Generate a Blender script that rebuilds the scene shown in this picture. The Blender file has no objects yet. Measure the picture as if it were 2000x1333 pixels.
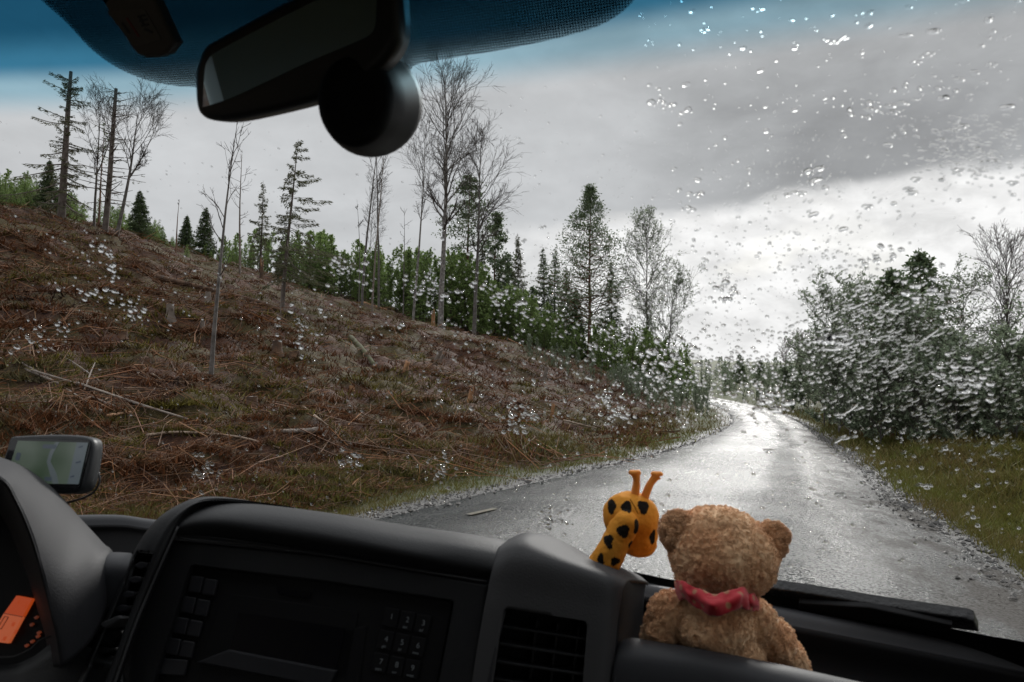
import bpy, bmesh, math, random
import numpy as np
from mathutils import Vector, Matrix

random.seed(7)
rng = np.random.default_rng(7)
SC = bpy.context.scene
COL = SC.collection

# ------------------------------------------------------------------ camera
EYE = np.array([0.0, 0.0, 1.9])
FPX = 1450.0
YAW, PITCH, ROLL = math.radians(16.3), math.radians(1.45), math.radians(1.3)
_Rm = (Matrix.Rotation(YAW, 3, 'Z') @ Matrix.Rotation(math.pi / 2 + PITCH, 3, 'X') @ Matrix.Rotation(ROLL, 3, 'Z'))
RM = np.array(_Rm)
cam_d = bpy.data.cameras.new('camera')
cam = bpy.data.objects.new('camera', cam_d)
COL.objects.link(cam)
cam.matrix_world = Matrix.Translation(Vector(EYE)) @ _Rm.to_4x4()
cam_d.sensor_width = 36.0
cam_d.lens = 36.0 * FPX / 2000.0
cam_d.clip_start = 0.02
cam_d.clip_end = 6000
cam_d.dof.use_dof = True
cam_d.dof.focus_distance = 28.0
cam_d.dof.aperture_fstop = cam_d.lens / 2.0
SC.camera = cam

# ------------------------------------------------------------------ world: overcast sky with a bright break low ahead
SUN_EL, SUN_AZ = math.radians(30), math.radians(2)      # azimuth east of the road heading (+Y)
w = bpy.data.worlds.new('World'); SC.world = w; w.use_nodes = True
N = w.node_tree.nodes; L = w.node_tree.links; N.clear()
def nn(t, **k):
    n = N.new(t)
    for a, b in k.items(): setattr(n, a, b)
    return n
def mth(op, a, b=None, c=None, clamp=False):
    n = nn('ShaderNodeMath', operation=op, use_clamp=clamp)
    for i, v in enumerate((a, b, c)):
        if v is None: continue
        if isinstance(v, (int, float)): n.inputs[i].default_value = v
        else: L.new(v, n.inputs[i])
    return n.outputs[0]
def sstep(x, a, b):
    n = nn('ShaderNodeMapRange', interpolation_type='SMOOTHSTEP')
    L.new(x, n.inputs[0]); n.inputs[1].default_value = a; n.inputs[2].default_value = b
    return n.outputs[0]
def wnoise(vec, scale, detail=5, rough=.5, dist=0.0):
    n = nn('ShaderNodeTexNoise'); L.new(vec, n.inputs['Vector'])
    n.inputs['Scale'].default_value = scale; n.inputs['Detail'].default_value = detail
    n.inputs['Roughness'].default_value = rough; n.inputs['Distortion'].default_value = dist
    return n.outputs[0]
tc = nn('ShaderNodeTexCoord')
sep = nn('ShaderNodeSeparateXYZ'); L.new(tc.outputs['Generated'], sep.inputs[0])
X, Y, Z = sep.outputs
# flatten the clouds: horizontal layers stretched in azimuth
mp = nn('ShaderNodeMapping'); mp.inputs['Scale'].default_value = (1, 1, 3.2); L.new(tc.outputs['Generated'], mp.inputs[0])
mp2 = nn('ShaderNodeMapping'); mp2.inputs['Scale'].default_value = (1, 1, 2.0); mp2.inputs['Location'].default_value = (3.1, 1.7, .4); L.new(tc.outputs['Generated'], mp2.inputs[0])
n1 = wnoise(mp.outputs[0], 3.0, 6, .5, .2)
n2 = wnoise(mp2.outputs[0], 11.0, 7, .55, .3)
n3 = wnoise(mp.outputs[0], 1.6, 3, .5)
elev = mth('ADD', Z, mth('MULTIPLY', mth('SUBTRACT', n2, .5), .055))
elev = mth('ADD', elev, mth('MULTIPLY', mth('SUBTRACT', n1, .5), .015))
elev = mth('SUBTRACT', elev, mth('MULTIPLY', X, .10))
low = sstep(elev, .216, .188)                       # under the edge of the dark cloud deck
azm = sstep(X, -.42, -.10)
fwd = sstep(Y, -.1, .4)
brk = mth('MULTIPLY', mth('MULTIPLY', low, azm), fwd)
g = mth('ADD', mth('ADD', mth('MULTIPLY', n1, .20), mth('MULTIPLY', n3, .24)), mth('MULTIPLY', n2, .24))
g = mth('ADD', g, mth('MULTIPLY', sstep(X, .15, -.45), .12))
g = mth('ADD', g, .135)
g = mth('SUBTRACT', g, mth('MULTIPLY', mth('MULTIPLY', sstep(X, -.25, .1), sstep(elev, .46, .24)), .10))
g = mth('MULTIPLY', g, mth('ADD', 1.0, mth('MULTIPLY', sstep(Z, .48, .85), 1.5)))      # an overcast sky is brightest overhead
grey = nn('ShaderNodeCombineColor')
for i, k in enumerate((.985, 1.0, 1.025)): L.new(mth('MULTIPLY', g, k), grey.inputs[i])
n4 = wnoise(mp2.outputs[0], 22.0, 6, .6, .4)
bv = mth('ADD', mth('ADD', .77, mth('MULTIPLY', sstep(n2, .36, .60), .13)), mth('MULTIPLY', sstep(n4, .35, .65), .13))
br = nn('ShaderNodeCombineColor')
for i, k in enumerate((1.0, .99, .985)): L.new(mth('MULTIPLY', bv, k), br.inputs[i])
sky = nn('ShaderNodeTexSky', sky_type='NISHITA', sun_disc=False, sun_elevation=SUN_EL, sun_rotation=SUN_AZ)
sks = nn('ShaderNodeMix', data_type='RGBA', blend_type='MULTIPLY'); sks.inputs[0].default_value = 1
L.new(sky.outputs[0], sks.inputs[6]); sks.inputs[7].default_value = (.11, .11, .11, 1)
m1 = nn('ShaderNodeMix', data_type='RGBA'); L.new(brk, m1.inputs[0]); L.new(grey.outputs[0], m1.inputs[6]); L.new(br.outputs[0], m1.inputs[7])
gap = mth('MULTIPLY', sstep(wnoise(mp2.outputs[0], 5.0, 4), .60, .70), mth('MULTIPLY', brk, .14))
m2 = nn('ShaderNodeMix', data_type='RGBA'); L.new(gap, m2.inputs[0]); L.new(m1.outputs[2], m2.inputs[6]); L.new(sks.outputs[2], m2.inputs[7])
bg = nn('ShaderNodeBackground'); L.new(m2.outputs[2], bg.inputs[0]); bg.inputs[1].default_value = 1.0
wo = nn('ShaderNodeOutputWorld'); L.new(bg.outputs[0], wo.inputs[0])
w.cycles.sampling_method = 'MANUAL'; w.cycles.sample_map_resolution = 512

sun_d = bpy.data.lights.new('sun', 'SUN'); sun = bpy.data.objects.new('sun', sun_d); COL.objects.link(sun)
sun_d.energy = 2.4; sun_d.angle = math.radians(10); sun_d.color = (1, .97, .93)
_sd = Vector((math.sin(SUN_AZ) * math.cos(SUN_EL), math.cos(SUN_AZ) * math.cos(SUN_EL), math.sin(SUN_EL)))
sun.rotation_euler = _sd.to_track_quat('Z', 'Y').to_euler(); sun.location = _sd * 50

SC.view_settings.view_transform = 'Standard'; SC.view_settings.look = 'None'
SC.view_settings.exposure = 0.0; SC.view_settings.gamma = 1
SC.render.engine = 'CYCLES'
cy = SC.cycles
cy.use_denoising = True
cy.max_bounces = 8; cy.diffuse_bounces = 3; cy.glossy_bounces = 3; cy.transmission_bounces = 6; cy.transparent_max_bounces = 16
cy.sample_clamp_indirect = 4.0; cy.caustics_reflective = False; cy.caustics_refractive = False
cy.blur_glossy = 0.5

# ------------------------------------------------------------------ helpers
def ray(px, py):
    px = np.asarray(px, float); py = np.asarray(py, float)
    v = np.stack([(px - 1000) / FPX, -(py - 666.5) / FPX, -np.ones_like(px + py)], -1)
    return v @ RM.T
def W(px, py, D):
    return EYE + ray(px, py) * np.asarray(D, float)[..., None]
def W1(p): return EYE + ray(p[0], p[1]) * p[2]

def tag(o, label, cat=None, group=None, kind=None):
    o['label'] = label
    if cat: o['category'] = cat
    if group: o['group'] = group
    if kind: o['kind'] = kind
    return o
def empty(name, loc=(0, 0, 0)):
    o = bpy.data.objects.new(name, None); COL.objects.link(o); o.location = loc; return o
def link(name, me, parent=None, local=False):
    o = bpy.data.objects.new(name, me); COL.objects.link(o)
    if parent is not None:
        o.parent = parent
        if not local: o.matrix_parent_inverse = Matrix.Translation(-Vector(parent_loc(parent)))
    return o
def parent_loc(p):
    v = Vector(p.location)
    q = p
    if q.parent is not None:
        # part meshes keep world coordinates with an inverse, so their own offset is nil
        return (0, 0, 0)
    return v
def mk(name, V, F, mats, parent=None, smooth=True, mi=None):
    """V (n,3) array, F (m,k) array or list of lists"""
    me = bpy.data.meshes.new(name)
    if isinstance(F, np.ndarray):
        V = np.asarray(V, np.float32); m, k = F.shape
        me.vertices.add(len(V)); me.vertices.foreach_set('co', V.ravel())
        me.loops.add(m * k); me.loops.foreach_set('vertex_index', F.astype(np.int32).ravel())
        me.polygons.add(m); me.polygons.foreach_set('loop_start', np.arange(0, m * k, k, dtype=np.int32))
        me.polygons.foreach_set('loop_total', np.full(m, k, np.int32))
        me.update(calc_edges=True)
    else:
        me.from_pydata([tuple(map(float, v)) for v in V], [], [list(map(int, f)) for f in F]); me.update()
    me.polygons.foreach_set('use_smooth', np.full(len(me.polygons), bool(smooth)))
    for m_ in (mats if isinstance(mats, (list, tuple)) else [mats]): me.materials.append(m_)
    if mi is not None: me.polygons.foreach_set('material_index', np.asarray(mi, np.int32))
    return link(name, me, parent)
def baked(o):
    """freeze the modifiers of o into its mesh"""
    dg = bpy.context.evaluated_depsgraph_get(); dg.update()
    me = bpy.data.meshes.new_from_object(o.evaluated_get(dg), preserve_all_data_layers=True, depsgraph=dg)
    o.modifiers.clear(); o.data = me
    return o

# ---- materials
MAT = {}
def material(name, col, rough=.6, spec=.5, metal=0, var=None, vscale=4, bump=0, bscale=50, island=None, transl=0, coat=0, vdetail=4):
    m = bpy.data.materials.new(name); m.use_nodes = True
    nt = m.node_tree; b = nt.nodes['Principled BSDF']
    b.inputs['Roughness'].default_value = rough; b.inputs['Metallic'].default_value = metal
    b.inputs['Specular IOR Level'].default_value = spec; b.inputs['Coat Weight'].default_value = coat
    co = (*col, 1); b.inputs['Base Color'].default_value = co
    src = None
    if var or bump:
        t = nt.nodes.new('ShaderNodeTexCoord')
    if var:
        n = nt.nodes.new('ShaderNodeTexNoise'); nt.links.new(t.outputs['Object'], n.inputs['Vector'])
        n.inputs['Scale'].default_value = vscale; n.inputs['Detail'].default_value = vdetail
        r = nt.nodes.new('ShaderNodeValToRGB'); nt.links.new(n.outputs[0], r.inputs[0])
        r.color_ramp.elements[0].position = .35; r.color_ramp.elements[1].position = .65
        r.color_ramp.elements[0].color = co; r.color_ramp.elements[1].color = (*var, 1); src = r.outputs[0]
    if island:
        g_ = nt.nodes.new('ShaderNodeNewGeometry'); r = nt.nodes.new('ShaderNodeValToRGB')
        nt.links.new(g_.outputs['Random Per Island'], r.inputs[0])
        cr = r.color_ramp; cr.elements[0].color = co; cr.elements[1].color = (*island[-1], 1)
        for i, c in enumerate(island[:-1]):
            e = cr.elements.new((i + 1) / len(island)); e.color = (*c, 1)
        if src:
            mx = nt.nodes.new('ShaderNodeMix'); mx.data_type = 'RGBA'; mx.inputs[0].default_value = .5
            nt.links.new(src, mx.inputs[6]); nt.links.new(r.outputs[0], mx.inputs[7]); src = mx.outputs[2]
        else: src = r.outputs[0]
    if src: nt.links.new(src, b.inputs['Base Color'])
    if bump:
        n = nt.nodes.new('ShaderNodeTexNoise'); nt.links.new(t.outputs['Object'], n.inputs['Vector'])
        n.inputs['Scale'].default_value = bscale; n.inputs['Detail'].default_value = 5
        bu = nt.nodes.new('ShaderNodeBump'); bu.inputs['Strength'].default_value = min(1, bump); bu.inputs['Distance'].default_value = .5 / bscale * max(1, bump)
        nt.links.new(n.outputs[0], bu.inputs['Height']); nt.links.new(bu.outputs[0], b.inputs['Normal'])
    if transl:
        tr = nt.nodes.new('ShaderNodeBsdfTranslucent'); ms = nt.nodes.new('ShaderNodeMixShader'); ms.inputs[0].default_value = transl
        if src: nt.links.new(src, tr.inputs[0])
        else: tr.inputs[0].default_value = co
        nt.links.new(b.outputs[0], ms.inputs[1]); nt.links.new(tr.outputs[0], ms.inputs[2])
        nt.links.new(ms.outputs[0], nt.nodes['Material Output'].inputs[0])
    MAT[name] = m
    return m
plastic = material('dash_plastic', (.010, .0105, .012), .5, .35, bump=.4, bscale=480)
plastic_soft = material('dash_plastic_soft', (.028, .029, .033), .55, .4, bump=.3, bscale=700)
plastic_grey = material('grey_trim', (0.048, 0.048, 0.050), .62, .25, bump=.4, bscale=480)
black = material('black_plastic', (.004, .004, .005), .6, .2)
hood_m = material('hood_plastic', (.020, .020, .023), .6, .35, bump=.4, bscale=480)
black_gloss = material('black_gloss', (.006, .006, .008), .12, .5)
button_m = material('button_plastic', (.013, .0135, .017), .45, .4)
rubber = material('black_rubber', (.012, .012, .013), .35, .5, bump=.3, bscale=200)
headliner = material('headliner', (.50, .45, .40), .9, .2)
white_ink = material('white_ink', (.17, .19, .20), .6)
bark_grey = material('bark_grey', (.085, .075, .068), .85, var=(.17, .155, .145), vscale=6, bump=.6, bscale=25)
bark_birch = material('bark_birch', (.10, .09, .085), .8, var=(.30, .28, .26), vscale=5, bump=.4, bscale=20)
bark_pine = material('bark_pine', (.20, .095, .055), .85, var=(.11, .07, .05), vscale=3, bump=.6, bscale=20)
bark_spruce = material('bark_spruce', (.09, .068, .058), .9, var=(.16, .135, .12), vscale=4, bump=.6, bscale=20)
twig_m = material('twigs', (.075, .060, .052), .85)
twig_red = material('twigs_red', (.10, .065, .05), .85)
needle_spruce = material('needles_spruce', (0.042, 0.076, 0.031), .65, .3, island=[(0.085, 0.123, 0.048), (0.113, 0.141, 0.066)], transl=.35)
needle_old = material('needles_old_spruce', (0.078, 0.092, 0.046), .7, .3, island=[(0.123, 0.132, 0.070), (0.158, 0.140, 0.088)], transl=.35)
needle_pine = material('needles_pine', (0.084, 0.125, 0.067), .65, .3, island=[(0.133, 0.181, 0.095), (0.181, 0.217, 0.121)], transl=.35)
leaf_young = material('leaves_young', (0.174, 0.244, 0.077), .6, .3, island=[(0.200, 0.304, 0.095), (0.287, 0.357, 0.131)], transl=.45)
leaf_olive = material('leaves_olive', (0.159, 0.209, 0.130), .6, .3, island=[(0.249, 0.302, 0.205), (0.354, 0.404, 0.277)], transl=.35)
leaf_pale = material('leaves_pale', (0.120, 0.144, 0.072), .6, .3, island=[(0.144, 0.168, 0.084), (0.192, 0.192, 0.108)], transl=.3)
slash_m = material('slash_sticks', (0.056, 0.025, 0.011), .8, island=[(0.124, 0.065, 0.031), (0.079, 0.038, 0.017), (0.224, 0.122, 0.057), (0.179, 0.065, 0.019), (0.100, 0.038, 0.013), (0.291, 0.122, 0.039)])
heath_m = material('heather', (0.076, 0.033, 0.021), 0.85, .2, var=(0.101, 0.088, 0.033), vscale=.45, island=[(0.151, 0.064, 0.038), (0.108, 0.056, 0.038), (0.184, 0.100, 0.052), (0.108, 0.110, 0.038)], transl=.15)
def patchy(name, stops, scale, transl=.15):
    m = material(name, stops[0][1], .85, .2, transl=transl); nt = m.node_tree; nt.links.clear()
    b = nt.nodes['Principled BSDF']; tr = [n for n in nt.nodes if n.type == 'BSDF_TRANSLUCENT'][0]; ms = [n for n in nt.nodes if n.type == 'MIX_SHADER'][0]
    t = nt.nodes.new('ShaderNodeTexCoord'); n = nt.nodes.new('ShaderNodeTexNoise'); n.inputs['Scale'].default_value = scale; n.inputs['Detail'].default_value = 5; n.inputs['Roughness'].default_value = .62
    nt.links.new(t.outputs['Object'], n.inputs['Vector']); r = nt.nodes.new('ShaderNodeValToRGB'); nt.links.new(n.outputs[0], r.inputs[0]); cr = r.color_ramp
    cr.elements[0].position = stops[0][0]; cr.elements[0].color = (*stops[0][1], 1); cr.elements[1].position = stops[-1][0]; cr.elements[1].color = (*stops[-1][1], 1)
    for p_, c_ in stops[1:-1]: e = cr.elements.new(p_); e.color = (*c_, 1)
    g_ = nt.nodes.new('ShaderNodeNewGeometry'); mr = nt.nodes.new('ShaderNodeMapRange'); nt.links.new(g_.outputs['Random Per Island'], mr.inputs[0]); mr.inputs[3].default_value = .45; mr.inputs[4].default_value = 1.6
    mx = nt.nodes.new('ShaderNodeVectorMath'); mx.operation = 'SCALE'; nt.links.new(r.outputs[0], mx.inputs[0]); nt.links.new(mr.outputs[0], mx.inputs['Scale'])
    nt.links.new(mx.outputs[0], b.inputs['Base Color']); nt.links.new(mx.outputs[0], tr.inputs[0])
    nt.links.new(b.outputs[0], ms.inputs[1]); nt.links.new(tr.outputs[0], ms.inputs[2]); nt.links.new(ms.outputs[0], nt.nodes['Material Output'].inputs[0]); return m
heath_m = patchy('heather', [(.33, (.020, .012, .008)), (.41, (.075, .030, .013)), (.48, (.110, .042, .016)), (.515, (.055, .036, .014)), (.55, (.110, .092, .014)), (.68, (.10, .085, .055))], .27)
grass_m = material('verge_grass', (0.110, 0.131, 0.022), .7, .3, var=(0.133, 0.072, 0.039), vscale=.38, island=[(0.131, 0.131, 0.026), (0.103, 0.073, 0.026), (0.205, 0.158, 0.051), (0.088, 0.118, 0.020)], transl=.25)
wood_fresh = material('fresh_wood', (.42, .22, .10), .7, var=(.28, .15, .08), vscale=8, bump=.4, bscale=30)
wood_weather = material('weathered_wood', (.15, .12, .10), .85, var=(.24, .20, .17), vscale=5, bump=.6, bscale=25)
wood_bark = material('log_bark', (.07, .045, .033), .9, var=(.15, .085, .05), vscale=3, bump=.7, bscale=20)
birch_stick = material('birch_stick', (.36, .27, .20), .7, var=(.20, .14, .10), vscale=10, bump=.3, bscale=30)
moss_m = material('mossy_log', (.06, .07, .02), .9, var=(.07, .05, .03), vscale=4, bump=.6, bscale=20)

# ------------------------------------------------------------------ road geometry
def zr(y):
    y = np.asarray(y, float)
    a = -.03 * np.minimum(y, 50)
    t = np.clip((y - 50) / 45, 0, 1)
    return a - .0 - .03 * 45 * (t - t * t / 2) * .45
def on_road(px, py):
    r = ray(px, py); lo, hi = 2.0, 400.0
    f = lambda t: EYE[2] + r[2] * t - float(zr(r[1] * t))
    for _ in range(60):
        m = (lo + hi) / 2
        if f(m) > 0: lo = m
        else: hi = m
    return EYE + r * lo
pairsL = [(760, 1003), (930, 962), (1120, 921), (1250, 893), (1330, 871), (1395, 846), (1430, 824), (1424, 808), (1398, 793), (1360, 781), (1330, 775)]
pairsR = [(1800, 1012), (1735, 965), (1672, 905), (1628, 870), (1598, 848), (1565, 826), (1530, 809), (1490, 797), (1440, 786), (1390, 776), (1345, 770)]
EL = [on_road(*p)[:2] for p in pairsL]; ER = [on_road(*p)[:2] for p in pairsR]
EL = [np.array([-6.6, -60.]), np.array([-6.3, -15.]), np.array([-5.9, 0.]), np.array([-5.6, 6.])] + EL
ER = [np.array([3.0, -60.]), np.array([2.9, -15.]), np.array([2.85, 0.]), np.array([2.8, 6.5])] + ER
dirn = np.array([-1.0, .32]); dirn /= np.linalg.norm(dirn)
for k in (15, 40, 90, 160):
    EL.append(EL[14] + dirn * k); ER.append(ER[14] + dirn * k + np.array([0, 1.0]))
EL = np.array(EL); ER = np.array(ER)
def catmull(P, n):
    P = np.asarray(P, float); out = []
    Q = np.concatenate([[2 * P[0] - P[1]], P, [2 * P[-1] - P[-2]]])
    t = (np.arange(n) / n).reshape(-1, *([1] * (P.ndim - 1)))
    for i in range(len(P) - 1):
        a, b, c, d = Q[i:i + 4]
        out.append(.5 * (2 * b + (c - a) * t + (2 * a - 5 * b + 4 * c - d) * t * t + (3 * b - a - 3 * c + d) * t ** 3))
    out.append(P[-1:])
    return np.concatenate(out)
RL = catmull(EL, 14); RR = catmull(ER, 14)

# ------------------------------------------------------------------ ground height
CP = []
for p in [(150, 1010, 9.5), (400, 990, 10.8), (680, 990, 12.0), (0, 850, 13), (300, 850, 14.5), (600, 850, 17), (900, 852, 21), (1100, 858, 26),
          (0, 700, 18.5), (200, 700, 20), (450, 720, 22), (0, 600, 25), (300, 600, 29), (150, 500, 36), (600, 700, 29), (750, 650, 42), (900, 750, 32), (1000, 700, 46), (1100, 780, 38), (1230, 825, 42),
          (-40, 400, 42), (60, 415, 44), (120, 428, 46), (230, 462, 50), (350, 503, 52), (460, 532, 54), (550, 552, 56), (700, 592, 58), (860, 643, 60),
          (1000, 668, 64), (1150, 705, 70), (1250, 765, 64), (1330, 808, 56),
          (0, 420, 62), (350, 520, 72), (700, 610, 80), (1000, 682, 92), (1150, 722, 105),
          (-800, 400, 45), (-800, 950, 12),
          (1900, 905, 19), (1800, 868, 27), (2000, 862, 23), (1700, 868, 29), (1625, 836, 38), (1560, 805, 55), (2000, 1000, 11.3), (2100, 900, 15), (2400, 860, 25),
          (1400, 748, 150), (1600, 754, 150), (2000, 762, 120), (1800, 780, 70), (2300, 790, 60)]:
    CP.append(W1(p))
for i in range(0, len(EL), 1):
    for E, s in ((EL, -1), (ER, 1)):
        x, y = E[i]
        CP.append(np.array([x, y, float(zr(y)) - .06]))
for x, y, z in [(-110, 260, 7), (90, 300, -2), (0, 420, 0), (300, 200, -3), (-420, 150, 22), (350, -250, -3), (-350, -250, 16), (0, -400, 0), (12, -20, 0), (-20, -20, 2.5), (30, 10, -1.2), (-1500, 800, 30), (1500, 800, 0), (0, 2500, 10), (1500, -1500, 0), (-1500, -1500, 20)]:
    CP.append(np.array([x, y, z], float))
CP = np.array(CP)
_n = len(CP)
_d = np.linalg.norm(CP[:, None, :2] - CP[None, :, :2], axis=-1)
_A = np.zeros((_n + 3, _n + 3)); _A[:_n, :_n] = _d + np.eye(_n) * -.3
_A[:_n, _n] = 1; _A[:_n, _n + 1:] = CP[:, :2]; _A[_n:, :_n] = _A[:_n, _n:].T
_w = np.linalg.solve(_A, np.concatenate([CP[:, 2], [0, 0, 0]]))
_poly = np.concatenate([RL, RR[::-1]])
_edge = np.concatenate([RL[20:-20:1], RR[20:-20:1]])
# cheap value noise
_tab = rng.random((256, 256))
def vnoise(x, y):
    xi = np.floor(x).astype(int); yi = np.floor(y).astype(int); fx = x - xi; fy = y - yi
    fx = fx * fx * (3 - 2 * fx); fy = fy * fy * (3 - 2 * fy)
    a = _tab[xi & 255, yi & 255]; b = _tab[(xi + 1) & 255, yi & 255]; c = _tab[xi & 255, (yi + 1) & 255]; d = _tab[(xi + 1) & 255, (yi + 1) & 255]
    return (a * (1 - fx) + b * fx) * (1 - fy) + (c * (1 - fx) + d * fx) * fy - .5
def inside(x, y):
    res = np.zeros(x.shape, bool); P = _poly; j = len(P) - 1
    for i in range(len(P)):
        xi, yi = P[i]; xj, yj = P[j]
        if yi != yj:
            c = ((yi > y) != (yj > y)) & (x < (xj - xi) * (y - yi) / (yj - yi) + xi); res ^= c
        j = i
    return res
def edge_dist(x, y):
    out = np.empty(len(x))
    for s in range(0, len(x), 20000):
        a = np.stack([x[s:s + 20000], y[s:s + 20000]], -1)
        d2 = ((a ** 2).sum(1)[:, None] + (_edge ** 2).sum(1)[None] - 2 * a @ _edge.T)
        out[s:s + 20000] = np.sqrt(np.maximum(d2.min(1), 0))
    return out
def height(x, y, full=True):
    x = np.atleast_1d(np.asarray(x, float)); y = np.atleast_1d(np.asarray(y, float))
    z = np.empty(len(x))
    for s in range(0, len(x), 20000):
        d = np.sqrt((x[s:s + 20000, None] - CP[None, :, 0]) ** 2 + (y[s:s + 20000, None] - CP[None, :, 1]) ** 2)
        z[s:s + 20000] = d @ _w[:_n]
    z += _w[_n] + _w[_n + 1] * x + _w[_n + 2] * y
    ed = edge_dist(x, y); ins = inside(x, y)
    sd = np.where(ins, -ed, ed)
    rough = np.clip((sd - .5) / 4, 0, 1) * np.clip(200 / (np.hypot(x, y) + 1), 0, 1)
    z = z + rough * (vnoise(x * .22, y * .22) * .9 + vnoise(x * .7 + 9, y * .7) * .62 + vnoise(x * 2.3, y * 2.3 + 5) * .34)
    zz = zr(y) - .05
    k = np.clip((sd - .3) / 2.0, 0, 1); k = k * k * (3 - 2 * k)
    k = np.where(y < 200, k, 1)
    z = zz * (1 - k) + z * k
    z = np.where(ins & (ed > .05) & (y < 200), zr(y) - .16, z)
    z = z - .18 * np.exp(-((sd - 1.6) / .7) ** 2) * (~ins)
    return z
def hz(x, y): return float(height([x], [y])[0])
def on_ground(px, py, t0=4.0, t1=160.0):
    if px < 1100: t1 = float(np.interp(px, [0, 120, 350, 550, 860, 1100], [43, 47, 53, 57, 61, 66]))
    r = ray(px, py); ts = np.geomspace(t0, t1, 400)
    p = EYE[None] + r[None] * ts[:, None]
    dz = p[:, 2] - height(p[:, 0], p[:, 1])
    k = np.argmax(dz < 0) if (dz < 0).any() else 0
    if k == 0:
        q = EYE + r * t1; return np.array([q[0], q[1], hz(q[0], q[1])]), t1
    t = ts[k] if k == 0 else ts[k - 1] + (ts[k] - ts[k - 1]) * dz[k - 1] / (dz[k - 1] - dz[k] + 1e-9)
    return EYE + r * t, t

# ground sheet, polar round the van, out past the horizon
az = np.concatenate([np.radians(np.linspace(-62, 44, 620)), np.radians(np.linspace(46, 296, 90))])
rad = np.concatenate([np.geomspace(1.0, 120, 430), np.geomspace(125, 4500, 50)])
AZ, RD = np.meshgrid(az, rad, indexing='ij')
gx = (np.sin(AZ) * RD).ravel(); gy = (np.cos(AZ) * RD).ravel(); gz = height(gx, gy)
na, nr = AZ.shape
idx = np.arange(na * nr).reshape(na, nr)
i2 = np.roll(idx, -1, axis=0)
GF = np.stack([idx[:, :-1], idx[:, 1:], i2[:, 1:], i2[:, :-1]], -1).reshape(-1, 4)[:, ::-1]

def ground_material():
    m = bpy.data.materials.new('hillside_ground'); m.use_nodes = True; nt = m.node_tree; b = nt.nodes['Principled BSDF']
    def nd(t): return nt.nodes.new(t)
    tcx = nd('ShaderNodeTexCoord')
    def noise(s, d=6, r=.6):
        n = nd('ShaderNodeTexNoise'); nt.links.new(tcx.outputs['Object'], n.inputs['Vector']); n.inputs['Scale'].default_value = s
        n.inputs['Detail'].default_value = d; n.inputs['Roughness'].default_value = r; return n.outputs[0]
    def ramp(v, stops):
        r = nd('ShaderNodeValToRGB'); nt.links.new(v, r.inputs[0]); cr = r.color_ramp
        cr.elements[0].position = stops[0][0]; cr.elements[0].color = (*stops[0][1], 1)
        cr.elements[1].position = stops[-1][0]; cr.elements[1].color = (*stops[-1][1], 1)
        for p, c in stops[1:-1]: e = cr.elements.new(p); e.color = (*c, 1)
        return r.outputs[0]
    def mix(f, a, c):
        n = nd('ShaderNodeMix'); n.data_type = 'RGBA'; nt.links.new(f, n.inputs[0]); nt.links.new(a, n.inputs[6])
        if isinstance(c, tuple): n.inputs[7].default_value = (*c, 1)
        else: nt.links.new(c, n.inputs[7])
        return n.outputs[2]
    def attr(n_):
        a = nd('ShaderNodeAttribute'); a.attribute_name = n_; return a.outputs['Fac']
    base = ramp(noise(2.2, 8, .72), [(.30, (0.014, 0.006, 0.004)), (.44, (0.051, 0.019, 0.009)), (.54, (0.087, 0.034, 0.015)), (.62, (0.051, 0.026, 0.015)), (.75, (0.163, 0.090, 0.056))])
    moss = ramp(noise(9, 5, .6), [(.35, (0.031, 0.024, 0.005)), (.65, (0.087, 0.064, 0.012))])
    f = nd('ShaderNodeMapRange'); nt.links.new(noise(.35, 4, .6), f.inputs[0]); f.inputs[1].default_value = .46; f.inputs[2].default_value = .54; f.inputs[4].default_value = .85
    c = mix(f.outputs[0], base, moss)
    f2 = nd('ShaderNodeMapRange'); nt.links.new(noise(.8, 6, .7), f2.inputs[0]); f2.inputs[1].default_value = .58; f2.inputs[2].default_value = .68; f2.inputs[4].default_value = .6
    c = mix(f2.outputs[0], c, (.11, .082, .062))
    green = ramp(noise(5, 6, .65), [(.3, (.025, .035, .010)), (.5, (.06, .075, .018)), (.7, (.10, .085, .035))])
    c = mix(attr('verge'), c, green)
    grav = ramp(noise(30, 4, .8), [(.3, (.03, .03, .03)), (.5, (.09, .088, .085)), (.72, (.22, .21, .20))])
    c = mix(attr('gravel'), c, grav)
    nt.links.new(c, b.inputs['Base Color'])
    rg = nd('ShaderNodeMapRange'); nt.links.new(attr('gravel'), rg.inputs[0]); rg.inputs[3].default_value = .8; rg.inputs[4].default_value = .5; nt.links.new(rg.outputs[0], b.inputs['Roughness']); b.inputs['Specular IOR Level'].default_value = .4
    bu = nd('ShaderNodeBump'); bu.inputs['Strength'].default_value = .9; bu.inputs['Distance'].default_value = .12
    nt.links.new(noise(7, 8, .75), bu.inputs['Height']); nt.links.new(bu.outputs[0], b.inputs['Normal'])
    return m
ground = mk('ground', np.stack([gx, gy, gz], -1), GF, ground_material())
ed = edge_dist(gx, gy); ins_ = inside(gx, gy)
sdg = np.where(ins_, 0, ed) + vnoise(gx * 1.1, gy * 1.1) * .5
rightside = gx > np.interp(gy, RR[:, 1][:200], RR[:, 0][:200]) - 1
verge = np.where(rightside, np.clip(1.15 - sdg / 14 + vnoise(gx * .5, gy * .5) * .5, 0, 1), np.clip(1.0 - (sdg - 1.0) / 2.2 + vnoise(gx * .8, gy * .8), 0, 1))
far = np.clip((np.hypot(gx, gy) - 75) / 20, 0, 1); verge = np.maximum(verge, far)
gravel = np.clip(1.6 - sdg / .55, 0, 1) + np.clip(vnoise(gx * .9 + 3, gy * .9) * 3 - .6, 0, 1) * np.clip(1.6 - sdg / 1.2, 0, 1)
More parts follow.
